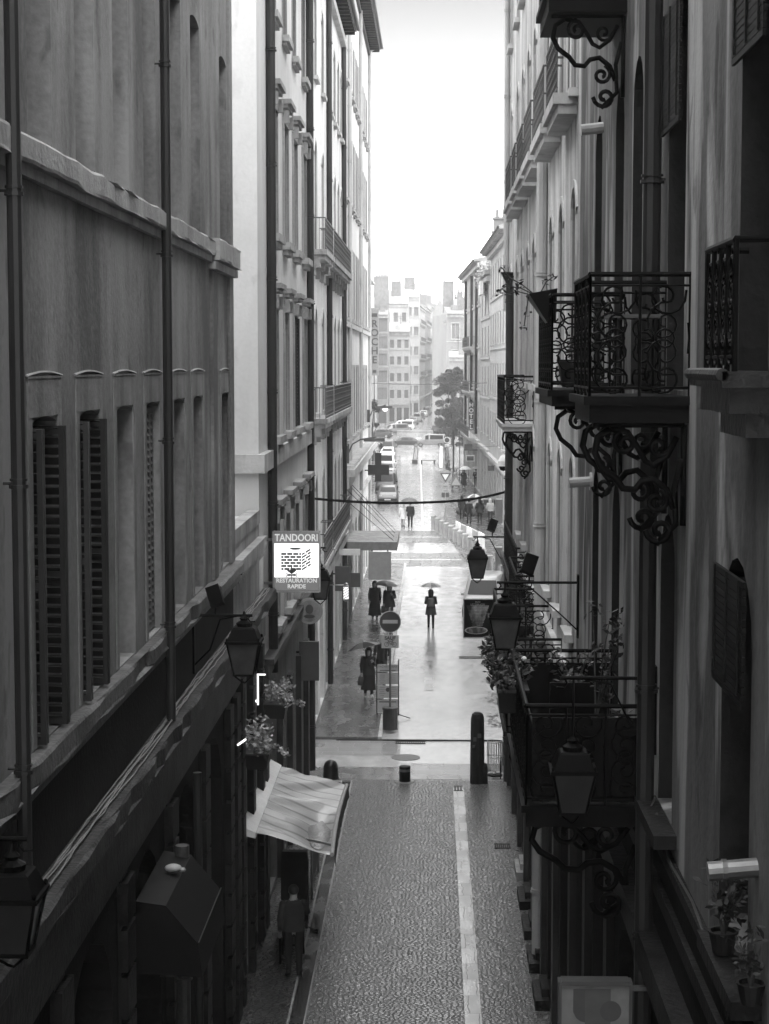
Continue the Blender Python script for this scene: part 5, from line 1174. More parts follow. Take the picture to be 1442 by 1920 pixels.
def person(loc,face,label,h=1.72,coat='black',legs='black',hood=None,hemz=.75,flare=1.0,stride=.12,armL='down',armR='down',skirt=False,bag=None,shoes='rubber',bulk=1.0,hair='hair',group=None,lean=0,trouser_w=1.0):
    """local frame: x right, y forward; face = heading in degrees (0 = +y, away from the camera)"""
    k=h/1.75; st=stride
    def V(x,y,z): return (x*k,(y+lean*max(0,z-.9))*k,z*k)
    J=[V(0,0,.96),V(0,0,1.14),V(0,0,1.34),V(0,-.01,1.47),V(0,.015,1.56),V(0,.02,1.64),V(0,.01,1.71)]
    Rr=[.13,.12,.13,.055,.075,.088,.06]; E=[(0,1),(1,2),(2,3),(3,4),(4,5),(5,6)]
    legJ={}
    for sg,s_ in ((-1,st),(1,-st)):
        b_=len(J); J+= [V(sg*.095,0,.9),V(sg*.1,s_*.6+.02,.5),V(sg*.1,s_*1.1-.02,.1),V(sg*.11,s_*1.1+.14,.035)]
        Rr+=[.088,.058,.04,.035]; E+=[(0,b_),(b_,b_+1),(b_+1,b_+2),(b_+2,b_+3)]; legJ[sg]=b_
    armJ={}; ex=MB()
    for sg,pose in ((-1,armL),(1,armR)):
        b_=len(J); sh=V(sg*.185,0,1.41)
        if pose=='down': el,wr=V(sg*.25,-.03,1.13),V(sg*.25,.07,.88)
        elif pose=='hold': el,wr=V(sg*.24,.03,1.15),V(sg*.13,.26,1.3)
        elif pose=='fold': el,wr=V(sg*.26,.02,1.14),V(sg*.05,.25,1.12)
        elif pose=='carry': el,wr=V(sg*.27,-.05,1.14),V(sg*.27,.12,1.0)
        elif pose=='reach': el,wr=V(sg*.26,.12,1.2),V(sg*.2,.4,1.15)
        else: el,wr=V(sg*.27,-.08,1.14),V(sg*.22,.12,1.02)
        J+=[sh,el,wr]; Rr+=[.062,.042,.028]; E+=[(2,b_),(b_,b_+1),(b_+1,b_+2)]; armJ[sg]=(sh,el,wr)
        d=(Vector(wr)-Vector(el)).normalized(); w=Vector(wr); sd=d.cross(Vector((0,1,0.3))).normalized()
        ex.loft([[tuple(w+d*t+sd*a*ww+d.cross(sd)*c*.012) for a,c in ((-1,-1),(1,-1),(1,1),(-1,1))] for t,ww in ((-.02,.02),(.03,.038),(.085,.04))])
        for q,ln in ((-.03,.065),(-.01,.078),(.011,.074),(.031,.058)):
            p=w+d*.08+sd*q; n_=d.cross(sd)*.02; ex.tube([p,p+d*ln*.5,p+d*ln*.85+n_,p+d*ln*.95+n_*2],[.009,.0085,.008,.006],5)
        ex.tube([w+d*.03-sd*.03,w+d*.055-sd*.06,w+d*.085-sd*.065],[.011,.01,.007],5)
    # face: nose, ears, brow
    hx,hy,hz=V(0,.02,1.635); ex.tube([(0,hy+.075,hz+.02),(0,hy+.105,hz-.012),(0,hy+.085,hz-.02)],[.01,.016,.008],6)
    for sg in (-1,1): ex.ball((sg*.083,hy,hz),.012,.022,.032,6,5); ex.ball((sg*.032,hy+.082,hz+.018),.013,.008,.008,6,4)
    ex.tube([(-.03,hy+.085,hz-.05),(0,hy+.092,hz-.048),(.03,hy+.085,hz-.05)],[.005,.008,.005],5)
    me=skin_mesh([Vector(p) for p in J],E,[r*k for r in Rr],'person',M['skin'],ex)
    o=bpy.data.objects.new('person',me); COL.objects.link(o); o.location=loc; o.rotation_euler=(0,0,R_(face)); tag(o,label,'person',group)
    def part(name,mb,mat):
        c=bpy.data.objects.new(name,mb.mesh(name,M[mat],(0,0,0),True)); COL.objects.link(c); c.parent=o; return c
    def ell(cx,cy,z,rx,ry,n=18,ph=0,amp=0):
        return [(cx+rx*math.cos(2*math.pi*i/n)*(1+amp*math.sin(5*2*math.pi*i/n+ph)),cy+ry*math.sin(2*math.pi*i/n)*(1+amp*math.sin(5*2*math.pi*i/n+ph)),z) for i in range(n)]
    # coat torso + sleeves
    m=MB(); f=flare; bk=bulk; prof=[(1.49,.06,.06),(1.47,.11,.08),(1.43,.19*bk,.105*bk),(1.36,.215*bk,.13*bk),(1.2,.2*bk,.135*bk),(1.05,.185*bk,.13*bk),(.95,.2*bk*(1+.5*(f-1)),.145*bk)]
    zz=.95
    while zz>hemz+.02:
        zz=max(hemz,zz-.14); q=(.95-zz)/.5; prof.append((zz,(.2+.06*q*f)*bk*f**q,(.145+.05*q*f)*bk*f**q))
    m.loft([ell(0,(lean*max(0,z-.9)),z*k,a*k,b_*k,18,z*4,.025 if z<1 else 0) for z,a,b_ in prof],cap=False)
    for sg in (-1,1):
        sh,el,wr=armJ[sg]; sh=Vector(sh); el=Vector(el); wr=Vector(wr); m.tube([sh+Vector((-sg*.05,0,.02)),sh,(sh+el)/2,el,(el+wr)/2,wr],[.06*k*bk,.082*k*bk,.07*k*bk,.062*k*bk,.055*k,.045*k],10)
    part('coat',m,coat)
    m=MB()
    for sg in (-1,1):
        b_=legJ[sg]; p=[Vector(J[b_+i]) for i in range(3)]; tw=trouser_w
        m.tube([p[0]+Vector((0,0,.05)),p[0],(p[0]+p[1])/2,p[1],(p[1]+p[2])/2,p[2]+Vector((0,0,.0))],[.1*k*bk,.1*k*bk,.085*k*tw,.07*k*tw,.062*k*tw,.055*k*tw],10)
    if not skirt or hemz>.3: part('trousers',m,legs)
    if skirt:
        m=MB(); m.loft([ell(0,0,z*k,a*k,b_*k,18,z*5,.03) for z,a,b_ in ((1.0,.19,.14),(.85,.22,.16),(.6,.24,.19),(.35,.26,.21),(skirt,.27,.23))],cap=False); part('skirt',m,legs)
    for sg in (-1,1):
        a=Vector(J[legJ[sg]+2]); b_=Vector(J[legJ[sg]+3]); m=MB()
        m.loft([[tuple(a+(b_-a)*t+Vector((x*w,0,z))) for x,z in ((-1,-.0),(1,-.0),(.8,hh),(-.8,hh))] for t,w,hh in ((-.45,.035,.09),(.1,.045,.1),(.7,.05,.06),(1.25,.035,.03))])
        m.v=[(x,y,max(.0,z-.07+.02)) for x,y,z in m.v]; part('shoe',m,shoes)
    hxv=Vector(V(0,.01,1.655)); m=MB()
    if hood:
        n=14; rows=[]
        for i in range(8):
            t=math.pi*i/7*.93; rows.append([(hxv.x+.125*math.sin(t)*math.cos(a),hxv.y-.02+.135*math.sin(t)*math.sin(a) if math.sin(a)<.55 or t<.6 else hxv.y+.05,hxv.z+.005+.135*math.cos(t)-(.06*t if t>1.8 else 0)) for a in [2*math.pi*q/n for q in range(n)]])
        m.loft(rows,cap=False); part('hood',m,hood)
    else:
        m.ball((hxv.x,hxv.y-.018,hxv.z+.02),.098,.105,.1,12,8); 
        if hair=='hairlong': m.loft([ell(hxv.x,hxv.y-.05,hxv.z+z,a,b_,12) for z,a,b_ in ((.05,.09,.07),(-.06,.1,.07),(-.2,.09,.05))])
        part('hair',m,'hair')
    if bag:
        m=MB()
        if bag=='back': m.loft([ell(0,-.2*k,z*k,a,b_,12) for z,a,b_ in ((1.4,.1,.05),(1.33,.15,.09),(1.1,.16,.1),(1.0,.12,.07))])
        else:
            w=Vector(armJ[1][2]); m.loft([ell(w.x+.02,w.y,w.z-zz,a,b_,10) for zz,a,b_ in ((.08,.03,.02),(.14,.1,.06),(.42,.12,.07))])
        part('bag',m,'greyD')
    return o
def umbrella(top,r,label,mat='black',tilt=(0,0),shaft=.75,mat2=None,group=None,depth=.24,panels=8):
    """top = world position of the crown"""
    t=bpy.data.objects.new('umbrella',None); COL.objects.link(t); t.location=top; tag(t,label,'umbrella',group); t.rotation_euler=(R_(tilt[0]),R_(tilt[1]),0)
    ms=[MB(),MB()]; n=panels
    for i in range(n):
        a0=2*math.pi*i/n; a1=2*math.pi*(i+1)/n; m=ms[i%2 if mat2 else 0]; rows=[]
        for j in range(7):
            q=j/6; row=[]
            for s_ in range(5):
                u=s_/4; a=a0+(a1-a0)*u; sc=1-.10*math.sin(math.pi*u)*q
                row.append((r*q*sc*math.cos(a),r*q*sc*math.sin(a),-depth*q**1.9+.012*math.sin(math.pi*u)*q))
            rows.append(row)
        b_=len(m.v); m.v+=[p for rw in rows for p in rw]; m.f+=[(b_+j*5+s_,b_+j*5+s_+1,b_+(j+1)*5+s_+1,b_+(j+1)*5+s_) for j in range(6) for s_ in range(4)]
    def part(name,mb,mt):
        c=bpy.data.objects.new(name,mb.mesh(name,M[mt],(0,0,0),True)); COL.objects.link(c); c.parent=t
    part('canopy',ms[0],mat)
    if mat2: part('canopy',ms[1],mat2)
    m=MB()
    for i in range(n):
        a=2*math.pi*i/n; m.tube([(r*q*math.cos(a),r*q*math.sin(a),-depth*q**1.9-.006) for q in (.02,.35,.7,1)],.004,4); m.tube([(0,0,-.3),(r*.45*math.cos(a),r*.45*math.sin(a),-depth*.45**1.9-.01)],.003,4)
    part('ribs',m,'iron'); m=MB(); m.tube([(0,0,.06),(0,0,-shaft)],.008,6); m.tube([(0,0,-shaft),(0,0,-shaft-.06),(.03,0,-shaft-.09),(.05,0,-shaft-.06)],.014,6); part('shaft',m,'iron'); return t
M['plaid']=plain('plaid_cloth',.16,.7,var=.6,scale=14)
# main walker under the striped umbrella
person((-.14,78.8,0),0,'lone person walking away in a knee length dark coat on the bright wet road',1.68,'cloth','black','black',.62,1.12,.15,'hold','hold',bag='back',bulk=1.02)
umbrella((-.14,79.0,1.98),.47,'striped grey umbrella held over the lone walker in the middle of the road','plaid',(0,0),.75,'grey',depth=.17)
person((-2.66,80.8,.09),180,'person in a long dark robe walking towards us, left of the pavement pair',1.72,'black','black','black',.2,1.0,.08,'down','down',skirt=False,shoes='white',bulk=1.05)
person((-1.98,79.8,.09),182,'person in a dark zipped coat under a dark umbrella, right of the pavement pair',1.72,'cloth','black','black',.72,1.15,.14,'hold','down',bag='hand',bulk=1.12)
umbrella((-2.1,79.4,2.02),.55,'dark umbrella held just under the blank box sign','greyD',(0,6),.7,depth=.2)
person((-2.25,61.7,.09),188,'nearest pavement walker in a dark coat and long black skirt under a tilted umbrella',1.7,'cloth','black','cloth',.8,1.1,.12,'hold','down',skirt=.28,bag='hand',shoes='white',bulk=1.12)
umbrella((-2.42,61.3,2.06),.6,'tilted dark umbrella with one pale panel over the nearest pavement walker','black',(-8,-14),.75,'greyD',depth=.2)
person((-1.86,64.5,.09),170,'hooded person behind the no entry sign plate',1.74,'black','jean','grey',.85,1.0,.12,'carry','carry',bulk=1.05)
person((-2.62,33.2,.03),8,'man in grey top and dark trousers standing by the high table, back turned',1.76,'cloth','black',None,.9,1.0,.03,'down','reach',bulk=1.0)
# couple on the crossing
person((-2.22,128.3,0),-8,'person in a pale raincoat crossing beneath a shared dark umbrella',1.66,'clothL','skin','clothL',.62,1.05,.16,'down','carry')
person((-1.7,128.0,0),0,'person in dark clothes holding the shared umbrella beside the pale raincoat',1.8,'black','black',None,.8,1.0,.12,'hold','down',bulk=1.08)
umbrella((-1.78,128.2,2.12),.62,'dark umbrella shared by the crossing couple','greyD',(0,0),.8,depth=.24)
# right group
person((2.5,130,.1),5,'person holding the two tone umbrella at the left of the right hand group',1.74,'black','black',None,.8,1.05,.1,'down','hold')
person((3.28,130.5,.1),0,'broad person in a dark wide jacket in the middle of the right hand group',1.76,'cloth','black','cloth',.78,1.2,.1,'carry','carry',bulk=1.25)
person((4.05,131,.1),0,'person in a white hooded jacket and grey trousers at the right of the group',1.72,'clothL','jean','clothL',.86,1.0,.1,'down','down')
umbrella((2.92,130.0,2.25),.62,'black and white panelled umbrella over the right hand group','clothL',(0,0),.8,'greyD',depth=.26)
person((2.05,134,.1),0,'partly hidden dark figure at the left edge of the right hand group',1.7,'black','black','black',.75,1.05,.08,'down','down',bag='hand')
person((2.72,168,.1),180,'robed figure under a pale umbrella farther along the right pavement',1.7,'black','black','black',.25,1.1,.08,'down','hold')
umbrella((2.85,167.7,2.15),.6,'pale umbrella over the robed figure far along the right pavement','clothL',(0,0),.8,depth=.3)
person((3.85,168,.1),180,'distant person in dark jacket and light scarf under a small umbrella, right pavement',1.76,'black','jean',None,.85,1.0,.04,'fold','hold')
umbrella((3.9,167.9,2.12),.5,'small pale umbrella far along the right pavement beside the robed figure','grey',(0,0),.8,depth=.2)

# ---------------------------------------------------------------- cars
CC={}
def car_parts(kind,paint):
    key=(kind,paint)
    if key in CC: return CC[key]
    if kind=='van': L,W,H=4.4,1.82,1.82; st=[(-2.2,.75,.75),(-2.14,.95,1.0),(-2.05,1.0,1.72),(-1.9,1.02,1.80),(0.2,1.0,1.82),(.75,.98,1.72),(1.45,.95,1.0),(2.0,.85,.86),(2.18,.65,.65)]
    elif kind=='hatch': L,W,H=3.9,1.7,1.48; st=[(-1.95,.7,.7),(-1.9,.9,.95),(-1.6,.95,1.40),(-1.2,.95,1.46),(-.1,.93,1.48),(.4,.92,1.38),(1.05,.9,.96),(1.7,.8,.82),(1.93,.6,.6)]
    else: L,W,H=4.5,1.76,1.42; st=[(-2.25,.7,.7),(-2.18,.9,.93),(-1.65,.94,.98),(-1.0,.94,1.35),(-.5,.93,1.41),(.3,.92,1.42),(.6,.92,1.36),(1.25,.9,.95),(2.0,.78,.8),(2.23,.58,.58)]
    hw=W/2; body_=MB(); rings=[]; prof=[]
    for i,(y,bt,tp) in enumerate(st):
        e=1-.12*(abs(y)/(L/2))**4; w=hw*e; cab=tp-bt>.12; wr=w*(.80 if cab else .9)
        rings.append([(-w*.93,y,.22),(-w,y,.42),(-w,y,bt-.08),(-w*.97,y,bt),(-wr,y,tp-(.05 if cab else 0)),(-wr*.8,y,tp),(wr*.8,y,tp),(wr,y,tp-(.05 if cab else 0)),(w*.97,y,bt),(w,y,bt-.08),(w,y,.42),(w*.93,y,.22)]); prof.append((y,bt,tp,w,wr,cab))
    body_.loft(rings); out={'body':body_.mesh('car_body',M[paint],(0,0,0),True)}
    gls=MB()
    for i in range(len(prof)-1):
        y0,b0,t0,w0,r0,c0=prof[i]; y1,b1,t1,w1,r1,c1=prof[i+1]
        if (c0 or c1):
            for sg in (-1,1):
                def pt(y,b_,t,w,r,q): z=b_+(t-.05-b_)*q; return (sg*((w*.97)+(r-w*.97)*q+.012),y,z)
                d=(y1-y0)*.06
                if c0 and c1: gls.quad(pt(y0+d,b0,t0,w0,r0,.1),pt(y1-d,b1,t1,w1,r1,.1),pt(y1-d,b1,t1,w1,r1,.88),pt(y0+d,b0,t0,w0,r0,.88))
            if c0!=c1 or (c0 and c1 and abs(t1-t0)/(y1-y0)>.9):
                lo=(y0,t0,r0 if not c0 else r0) if t0<t1 else (y1,t1,r1); hi=(y1,t1,r1) if t0<t1 else (y0,t0,r0)
                a=(lo[0]+(hi[0]-lo[0])*.08,lo[1]+(hi[1]-lo[1])*.08); b_=(lo[0]+(hi[0]-lo[0])*.9,lo[1]+(hi[1]-lo[1])*.9)
                n=-.012 if t0<t1 else .012
                gls.quad((-lo[2]*.86,a[0]+n,a[1]+.012),(lo[2]*.86,a[0]+n,a[1]+.012),(hi[2]*.8,b_[0]+n,b_[1]+.012),(-hi[2]*.8,b_[0]+n,b_[1]+.012))
    out['glass']=gls.mesh('car_windows',M['cglass'])
    wb=L*.31; t=MB(); t.tube([(-.1,0,0),(-.09,0,0),(.09,0,0),(.1,0,0)],[.27,.31,.31,.27],18); out['tyre']=t.mesh('tyre',M['rubber'],(0,0,0)); r=MB(); r.tube([(-.105,0,0),(.105,0,0)],.2,14); out['rim']=r.mesh('rim',M['metal'],(0,0,0))
    out['wheels']=[(sx*(hw-.1),sy*wb,.31) for sx in (-1,1) for sy in (-1,1)]
    h=MB(); h.loft([[(x*s_,y,z) for x,z in ((-.14,-.06),(.14,-.05),(.16,.06),(-.12,.07))] for y,s_ in ((-.06,1.1),(.03,.9))]); out['lamp']=h.mesh('lamp',M['white']); out['tail']=h.mesh('lamp',M['greyD'])
    pl=MB(); pl.box(-.26,.26,-.01,.01,-.055,.055); out['plate']=pl.mesh('plate',M['white']); bp=MB(); bp.box(-hw*.9,hw*.9,-.06,.05,-.09,.09); out['bumper']=bp.mesh('bumper',M['rubber']); mi=MB(); mi.ball((0,0,0),.1,.06,.07,8,5); out['mirror']=mi.mesh('mirror',M[paint] if paint!='carW' else M['rubber'])
    out['dim']=(L,W,H,hw); CC[key]=out; return out
def car(loc,head,label,kind='sedan',paint='carD',group='cars parked and waiting along the street',detail=True):
    c=car_parts(kind,paint); t=thing('parked_car',loc,label,'car',group); t.rotation_euler=(0,0,R_(head)); L,W,H,hw=c['dim']
    def p(name,me,l,ry=0): o=bpy.data.objects.new(name,me); COL.objects.link(o); o.parent=t; o.location=l; o.rotation_euler=(0,0,ry); return o
    p('body',c['body'],(0,0,0)); p('windows',c['glass'],(0,0,0))
    for w in c['wheels']:
        o=p('wheel',c['tyre'],w); sub('rim',c['rim'],o)
    if detail:
        for sg in (-1,1): p('headlight',c['lamp'],(sg*hw*.68,L/2-.16,.68)); p('tail_light',c['tail'],(sg*hw*.72,-L/2+.1,.82)); p('mirror',c['mirror'],(sg*(hw+.06),.75,1.0))
        p('bumper',c['bumper'],(0,L/2-.03,.38)); p('bumper',c['bumper'],(0,-L/2+.03,.42)); p('number_plate',c['plate'],(0,L/2+.05,.42)); p('number_plate',c['plate'],(0,-L/2-.05,.6))
    return t
for n,v in (('carD',.03),('carG',.16),('carL',.42),('carW',.7)): M[n]=plain(n,v,.28,0,.5,.03,coat=.15 if v<.1 else .4)
car((-3.85,151,0),180,'dark car facing the viewpoint, nearest of the row parked on the left beyond the crossing','hatch','carG')
car((2.35,83.5,0),174,'pale minivan seen from the front above the kebab poster sign','van','carL',None)
car((3.9,137.5,.0),95,'car crossing behind the right hand group of walkers','sedan','carG')
y=158
labs=['dark van second in the left parked row','light car third in the left parked row','grey car fourth in the left parked row','white car fifth in the left parked row','grey car sixth in the left parked row','light car seventh in the left parked row','dark car eighth in the left parked row','white car ninth in the left parked row']
for i,(kd,pt) in enumerate((('van','carD'),('hatch','carL'),('sedan','carG'),('van','carW'),('sedan','carG'),('hatch','carW'),('van','carD'),('sedan','carW'))):
    car((-4.3-.28*i,164+i*11.5,0),176,labs[i],kd,pt)
car((-4.05,255,0),92,'dark saloon stopped side on across the far junction','sedan','carD'); car((-.55,255,0),88,'small grey minivan side on across the far junction, right of the dark saloon','van','carG')
car((-8.6,285,0),80,'dark car turning at the left side of the far junction','hatch','carD'); car((-5.6,318,0),85,'white van side on behind the far junction wall','van','carW'); car((-6.5,300,0),110,'grey van angled at the far junction before the white van','van','carG')
for i in range(13):
    y=335+i*17; kd=('hatch','sedan','van')[i%3]; pt=('carW','carG','carL','carD')[i%4]
    car((-4.6+(y-335)*.0325,y,0),-2,'%s tiny parked car in the far left kerb row, %s from the junction'%({'carW':'white','carG':'grey','carL':'light','carD':'dark'}[pt],['first','second','third','fourth','fifth','sixth','seventh','eighth','ninth','tenth','eleventh','twelfth','last'][i]),kd,pt,'tiny cars lining the far street',False)
car((.2,305,0),0,'dark car at the start of the right far kerb beside the tree','sedan','carD','tiny cars lining the far street'); car((.9,330,0),0,'light car just behind the dark one beside the tree','hatch','carW','tiny cars lining the far street')

# ---------------------------------------------------------------- bollard row, barriers, far signs
N=10
bl=MB(); bl.lathe((0,0,0),[(.2,0),(.2,.05),(.185,.07),(.185,.84),(.21,.88),(.21,.96),(.17,1.0),(0,1.0)],18); bme=bl.mesh('stone_bollard',M['stone'])
ordn=['farthest','second farthest','third farthest','fourth farthest','fifth farthest','fifth nearest','fourth nearest','third nearest','second nearest','nearest']
for i in range(N):
    q=i/(N-1); o=bpy.data.objects.new('stone_bollard',bme); COL.objects.link(o); o.location=(-.05+2.55*q,126.5-17.5*q,.0); tag(o,'%s pale cylindrical bollard of the diagonal row'%ordn[i],'bollard','stone bollards along the crossing')
for i,(x,y) in enumerate(((2.75,103.5),(3.05,100.0),(3.4,97.2),(3.7,95))):
    o=bpy.data.objects.new('stone_bollard',bme); COL.objects.link(o); o.location=(x,y,0); tag(o,'pale bollard right of the farthest lantern, %s'%['first and farthest','second','third','last and half hidden by the wall'][i],'bollard','stone bollards along the crossing')
t=thing('plastic_barrier',(1.95,118,.1),'row of white plastic barrier panels behind the bollards','barrier')
for i in range(5):
    m=MB(); x=1.45+.33*i; y=121-1.9*i; m.loft([[(x+a,y+b_,z) for a,b_ in ((-.04*w,-.9),(.04*w,-.9),(.28+.04*w,-2.6),(.2-.04*w,-2.6))] for z,w in ((.1,4),(.35,1.5),(1.15,1))]); m.build('panel',M['white'] if i%2==0 else M['grey'],t)
# give way sign
t=thing('give_way_sign',(.79,128.9,0),'triangular give way sign over two small plates on a thin pole beside the bollards','traffic sign')
X,Y=.79,128.9; m=MB(); m.tube([(X,Y,0),(X,Y,3.95)],.035,8); m.build('pole',M['grey'],t)
def tri(mb,x,y,z,r,down=True,th=.01): 
    s_=-1 if down else 1; p=[(x-r,z-s_*r*.58),(x+r,z-s_*r*.58),(x,z+s_*r*1.15)]; mb.add([(a,y,b_) for a,b_ in p]+[(a,y+th,b_) for a,b_ in p],[(0,1,2),(5,4,3),(0,1,4,3),(1,2,5,4),(2,0,3,5)])
m=MB(); disc(m,X,Y-.03,3.62,.46,.01,20); m.build('back_plate',M['grey'],t)
m=MB(); tri(m,X,Y-.05,3.6,.4); m.build('sign_border',M['signInk'],t); m=MB(); tri(m,X,Y-.06,3.6,.25); m.build('sign_face',M['white'],t)
m=MB(); m.box(X-.26,X+.26,Y-.05,Y-.03,2.72,3.05); m.box(X-.24,X+.24,Y-.05,Y-.03,2.45,2.66); m.build('plate',M['grey'],t)
m=MB(); m.box(X-.28,X+.28,Y+.0,Y+.02,2.1,2.42); m.build('plate',M['greyD'],t); m=MB(); m.box(X-.15,X+.15,Y-.055,Y-.051,2.86,2.9); m.build('print',M['signInk'],t); m=MB(); m.box(X-.15,X+.15,Y-.055,Y-.051,2.54,2.57); m.build('print',M['signInk'],t)
t=thing('warning_sign',(1.9,165,.1),'temporary triangular warning sign standing on the right pavement','traffic sign')
m=MB(); tri(m,1.95,165,.85,.62,False,.03); m.build('sign_face',M['grey'],t); m=MB(); m.tube([(1.6,165,.1),(1.7,165.05,.5)],.03,4); m.tube([(2.3,165,.1),(2.2,165.05,.5)],.03,4); m.build('stand',M['iron'],t)
m=MB(); tri(m,1.97,164.98,.82,.42,False,.01); m.build('inner_face',M['white'],t)
t=thing('round_traffic_sign',(1.4,203,0),'round pale traffic sign on a pole at the far kerb','traffic sign')
m=MB(); m.tube([(1.4,203,0),(1.4,203,2.9)],.04,6); m.build('pole',M['grey'],t); m=MB(); disc(m,1.4,202.95,3.1,.36,.02,20); m.build('sign_rim',M['white'],t); m=MB(); disc(m,1.4,202.93,3.1,.27,.01,20); m.build('sign_face',M['greyD'],t); m=MB(); m.box(1.15,1.65,202.93,202.96,2.35,2.65); m.build('plate',M['white'],t)
for i,(x,y,h,lab) in enumerate(((1.75,170,5.4,'slim dark pole left of the robed figure'),(2.45,176,6.2,'slim pole behind the warning sign'),(2.1,195,7,'tall pale pole in front of the street tree'))):
    m=MB(); m.tube([(x,y,0),(x,y,h)],.05,6); m.lathe((x,y,0),[(.1,0),(.1,.3),(.06,.35)],8); m.tube([(x,y,h),(x-.3,y,h+.1)],.03,4); tag(m.build('slim_pole',M['irong'],None),lab,'pole')
rnd=random.Random(77); m=MB()
for i in range(900):
    y=rnd.uniform(57,78); x=2.55-.055*(78-y)*.35+rnd.gauss(0,.16)+.25*math.sin(y*1.7); s_=rnd.uniform(.03,.09); a=rnd.uniform(0,3.1)
    m.quad((x-s_*math.cos(a),y-s_*math.sin(a),.014),(x+s_*.5*math.sin(a),y-s_*.5*math.cos(a),.02),(x+s_*math.cos(a),y+s_*math.sin(a),.014),(x-s_*.5*math.sin(a),y+s_*.5*math.cos(a),.018))
lo_=m.build('leaf_litter',M['stoneD'],None); lo_['kind']='stuff'; lo_['label']='sodden dark leaf litter along the right edge of the wet road'
# festive light frames / low rail
t=thing('terrace_railing',(2.9,150,.1),'low terrace railing and frames on the right pavement','railing')
m=MB()
for x in (1.6,2.2,2.8,3.4): m.tube([(x,179,.1),(x,179,1.3)],.03,4)
m.tube([(1.6,179,1.3),(3.4,179,1.3)],.03,4); m.tube([(1.6,179,.7),(3.4,179,.7)],.02,4); m.build('rail',M['irong'],t)
# crowd barrier left, median bits
t=thing('crowd_barrier',(-4.0,208,0),'metal crowd barrier at the left kerb behind the pharmacy cross','barrier')
m=MB(); 
for z in (.15,.65,1.1): m.tube([(-5.6,206,z),(-3.9,206,z)],.03,4)
for q in range(9): m.tube([(-5.6+q*.2125,206,.15),(-5.6+q*.2125,206,1.1)],.018,4)
m.tube([(-3.9,205.4,1.3),(-3.9,206.4,0),(-3.9,205.2,0)],.03,4); m.build('fence_panel',M['irong'],t)
t=thing('street_bench',(-.8,210,0),'low dark bench like block on the median','bench'); m=MB(); m.box(-1.6,.15,210,210.6,.42,.5); m.build('seat',M['irong'],t)
for x in (-1.5,.0): m=MB(); m.box(x-.1,x+.1,210.05,210.55,0,.42); m.build('leg',M['irong'],t)
t=thing('bike_rack',(-2.3,228,0),'ladder like metal rack running along the median','rack'); m=MB()
for i in range(15): y=212+i*2.7; m.tube([(-2.5-i*.015,y,.0),(-2.5-i*.015,y,.55),(-2.05-i*.015,y,.55),(-2.05-i*.015,y,0)],.035,4)
m.box(-2.6,-1.95,210.5,212,0,.5); m.build('rail',M['irong'],t)
t=thing('planter_wall',(-1,291,0),'low pale wall with dark planters across the far junction','wall'); m=MB(); m.box(-6.0,-.2,290.6,291,0,1.05); m.build('wall',M['stone'],t); m=MB(); m.box(-.2,4.0,290.5,291.2,0,.9); m.build('planter',M['stoneD'],t)
l=MB(); rnd=random.Random(31)
for i in range(14): leaves(l,(-.1+i*.3,290.8,1.1),(.3,.3,.3),30,.12,rnd)
l.build('foliage',M['leaf'],t)
t=thing('kerb_hedge',(1.2,225,0),'dark low planter hedge along the right kerb of the far road','hedge'); m=MB(); m.add([(1.25,186,0),(1.6,186,0),(1.75,262,0),(1.4,262,0),(1.25,186,.5),(1.6,186,.5),(1.75,262,.5),(1.4,262,.5)],[(4,5,6,7),(0,1,5,4),(3,0,4,7),(1,2,6,5)]); m.build('planter',M['stoneD'],t)
l=MB()
for i in range(46): leaves(l,(1.42+i*.0035,186+i*1.65,.65),(.25,.9,.25),36,.09,rnd)
l.build('foliage',M['leaf'],t)
tree((2.6,262,0),10.8,2.9,'bushy street tree in front of the distant corner building',26000,.15,41,clumps=90)
tree((4.2,240,0),6.5,1.7,'smaller dark tree at the right kerb below the bushy tree',8000,.15,42,clumps=34)
tree((-7.3,215,0),7.5,1.3,'thin dim tree close against the left facades',2200,.14,43,clumps=16)
t=thing('globe_lamp',(-8.3,305,0),'glowing white globe street lamp at the far left','street light'); m=MB(); m.tube([(-8.3,305,0),(-8.3,305,3.7)],.06,8); m.build('pole',M['greyD'],t); m=MB(); m.ball((-8.3,305,4.1),.42,.42,.42,14,10); m.build('globe',emis('lit_globe',1,.7),t)
# vertical signs
t=thing('vertical_sign',(-6.8,206,9),'tall pale vertical sign reading ROCHE on the distant left facade','sign')
m=MB(); m.box(-7.25,-6.35,206,206.3,10.3,17.9); m.box(-7.4,-7.25,206.1,206.2,16,16.2); m.build('panel',M['grey'],t)
for i,c in enumerate('ROCHE'): text(t,c,1.15,(-6.8,205.97,16.1-i*1.02),M['greyD'],bold=.02)
m=MB(); m.box(-7.1,-6.5,205.95,205.98,16.9,17.3); m.box(-7.0,-6.6,205.95,205.98,10.6,10.9); m.build('emblem',M['greyD'],t)
t=thing('vertical_sign',(3.0,176,5),'narrow dark vertical sign with five white letter tiles spelling HOTEL','sign')
X=3.36; m=MB(); m.box(X-.12,X+.32,171.5,171.7,5.35,8.05); m.box(X+.32,X+.5,171.55,171.65,7.5,7.6); m.build('panel',M['greyD'],t)
for i,c in enumerate('HOTEL'):
    text(t,c,.55,(X+.1,171.46,7.7-i*.52),M['white'],bold=.025)
t=thing('shop_sign',(3.0,160,4.0),'pale framed rectangular shop sign on the hotel corner','sign')
m=MB(); m.box(2.75,3.5,158,158.15,3.1,3.65); m.build('frame',M['white'],t); m=MB(); m.box(2.83,3.42,157.96,157.99,3.18,3.57); m.build('face',M['greyD'],t); m=MB(); m.box(2.6,3.75,158,159,4.05,4.25); m.box(2.6,3.3,158.1,158.2,4.25,4.6); m.build('canopy',M['greyD'],t)
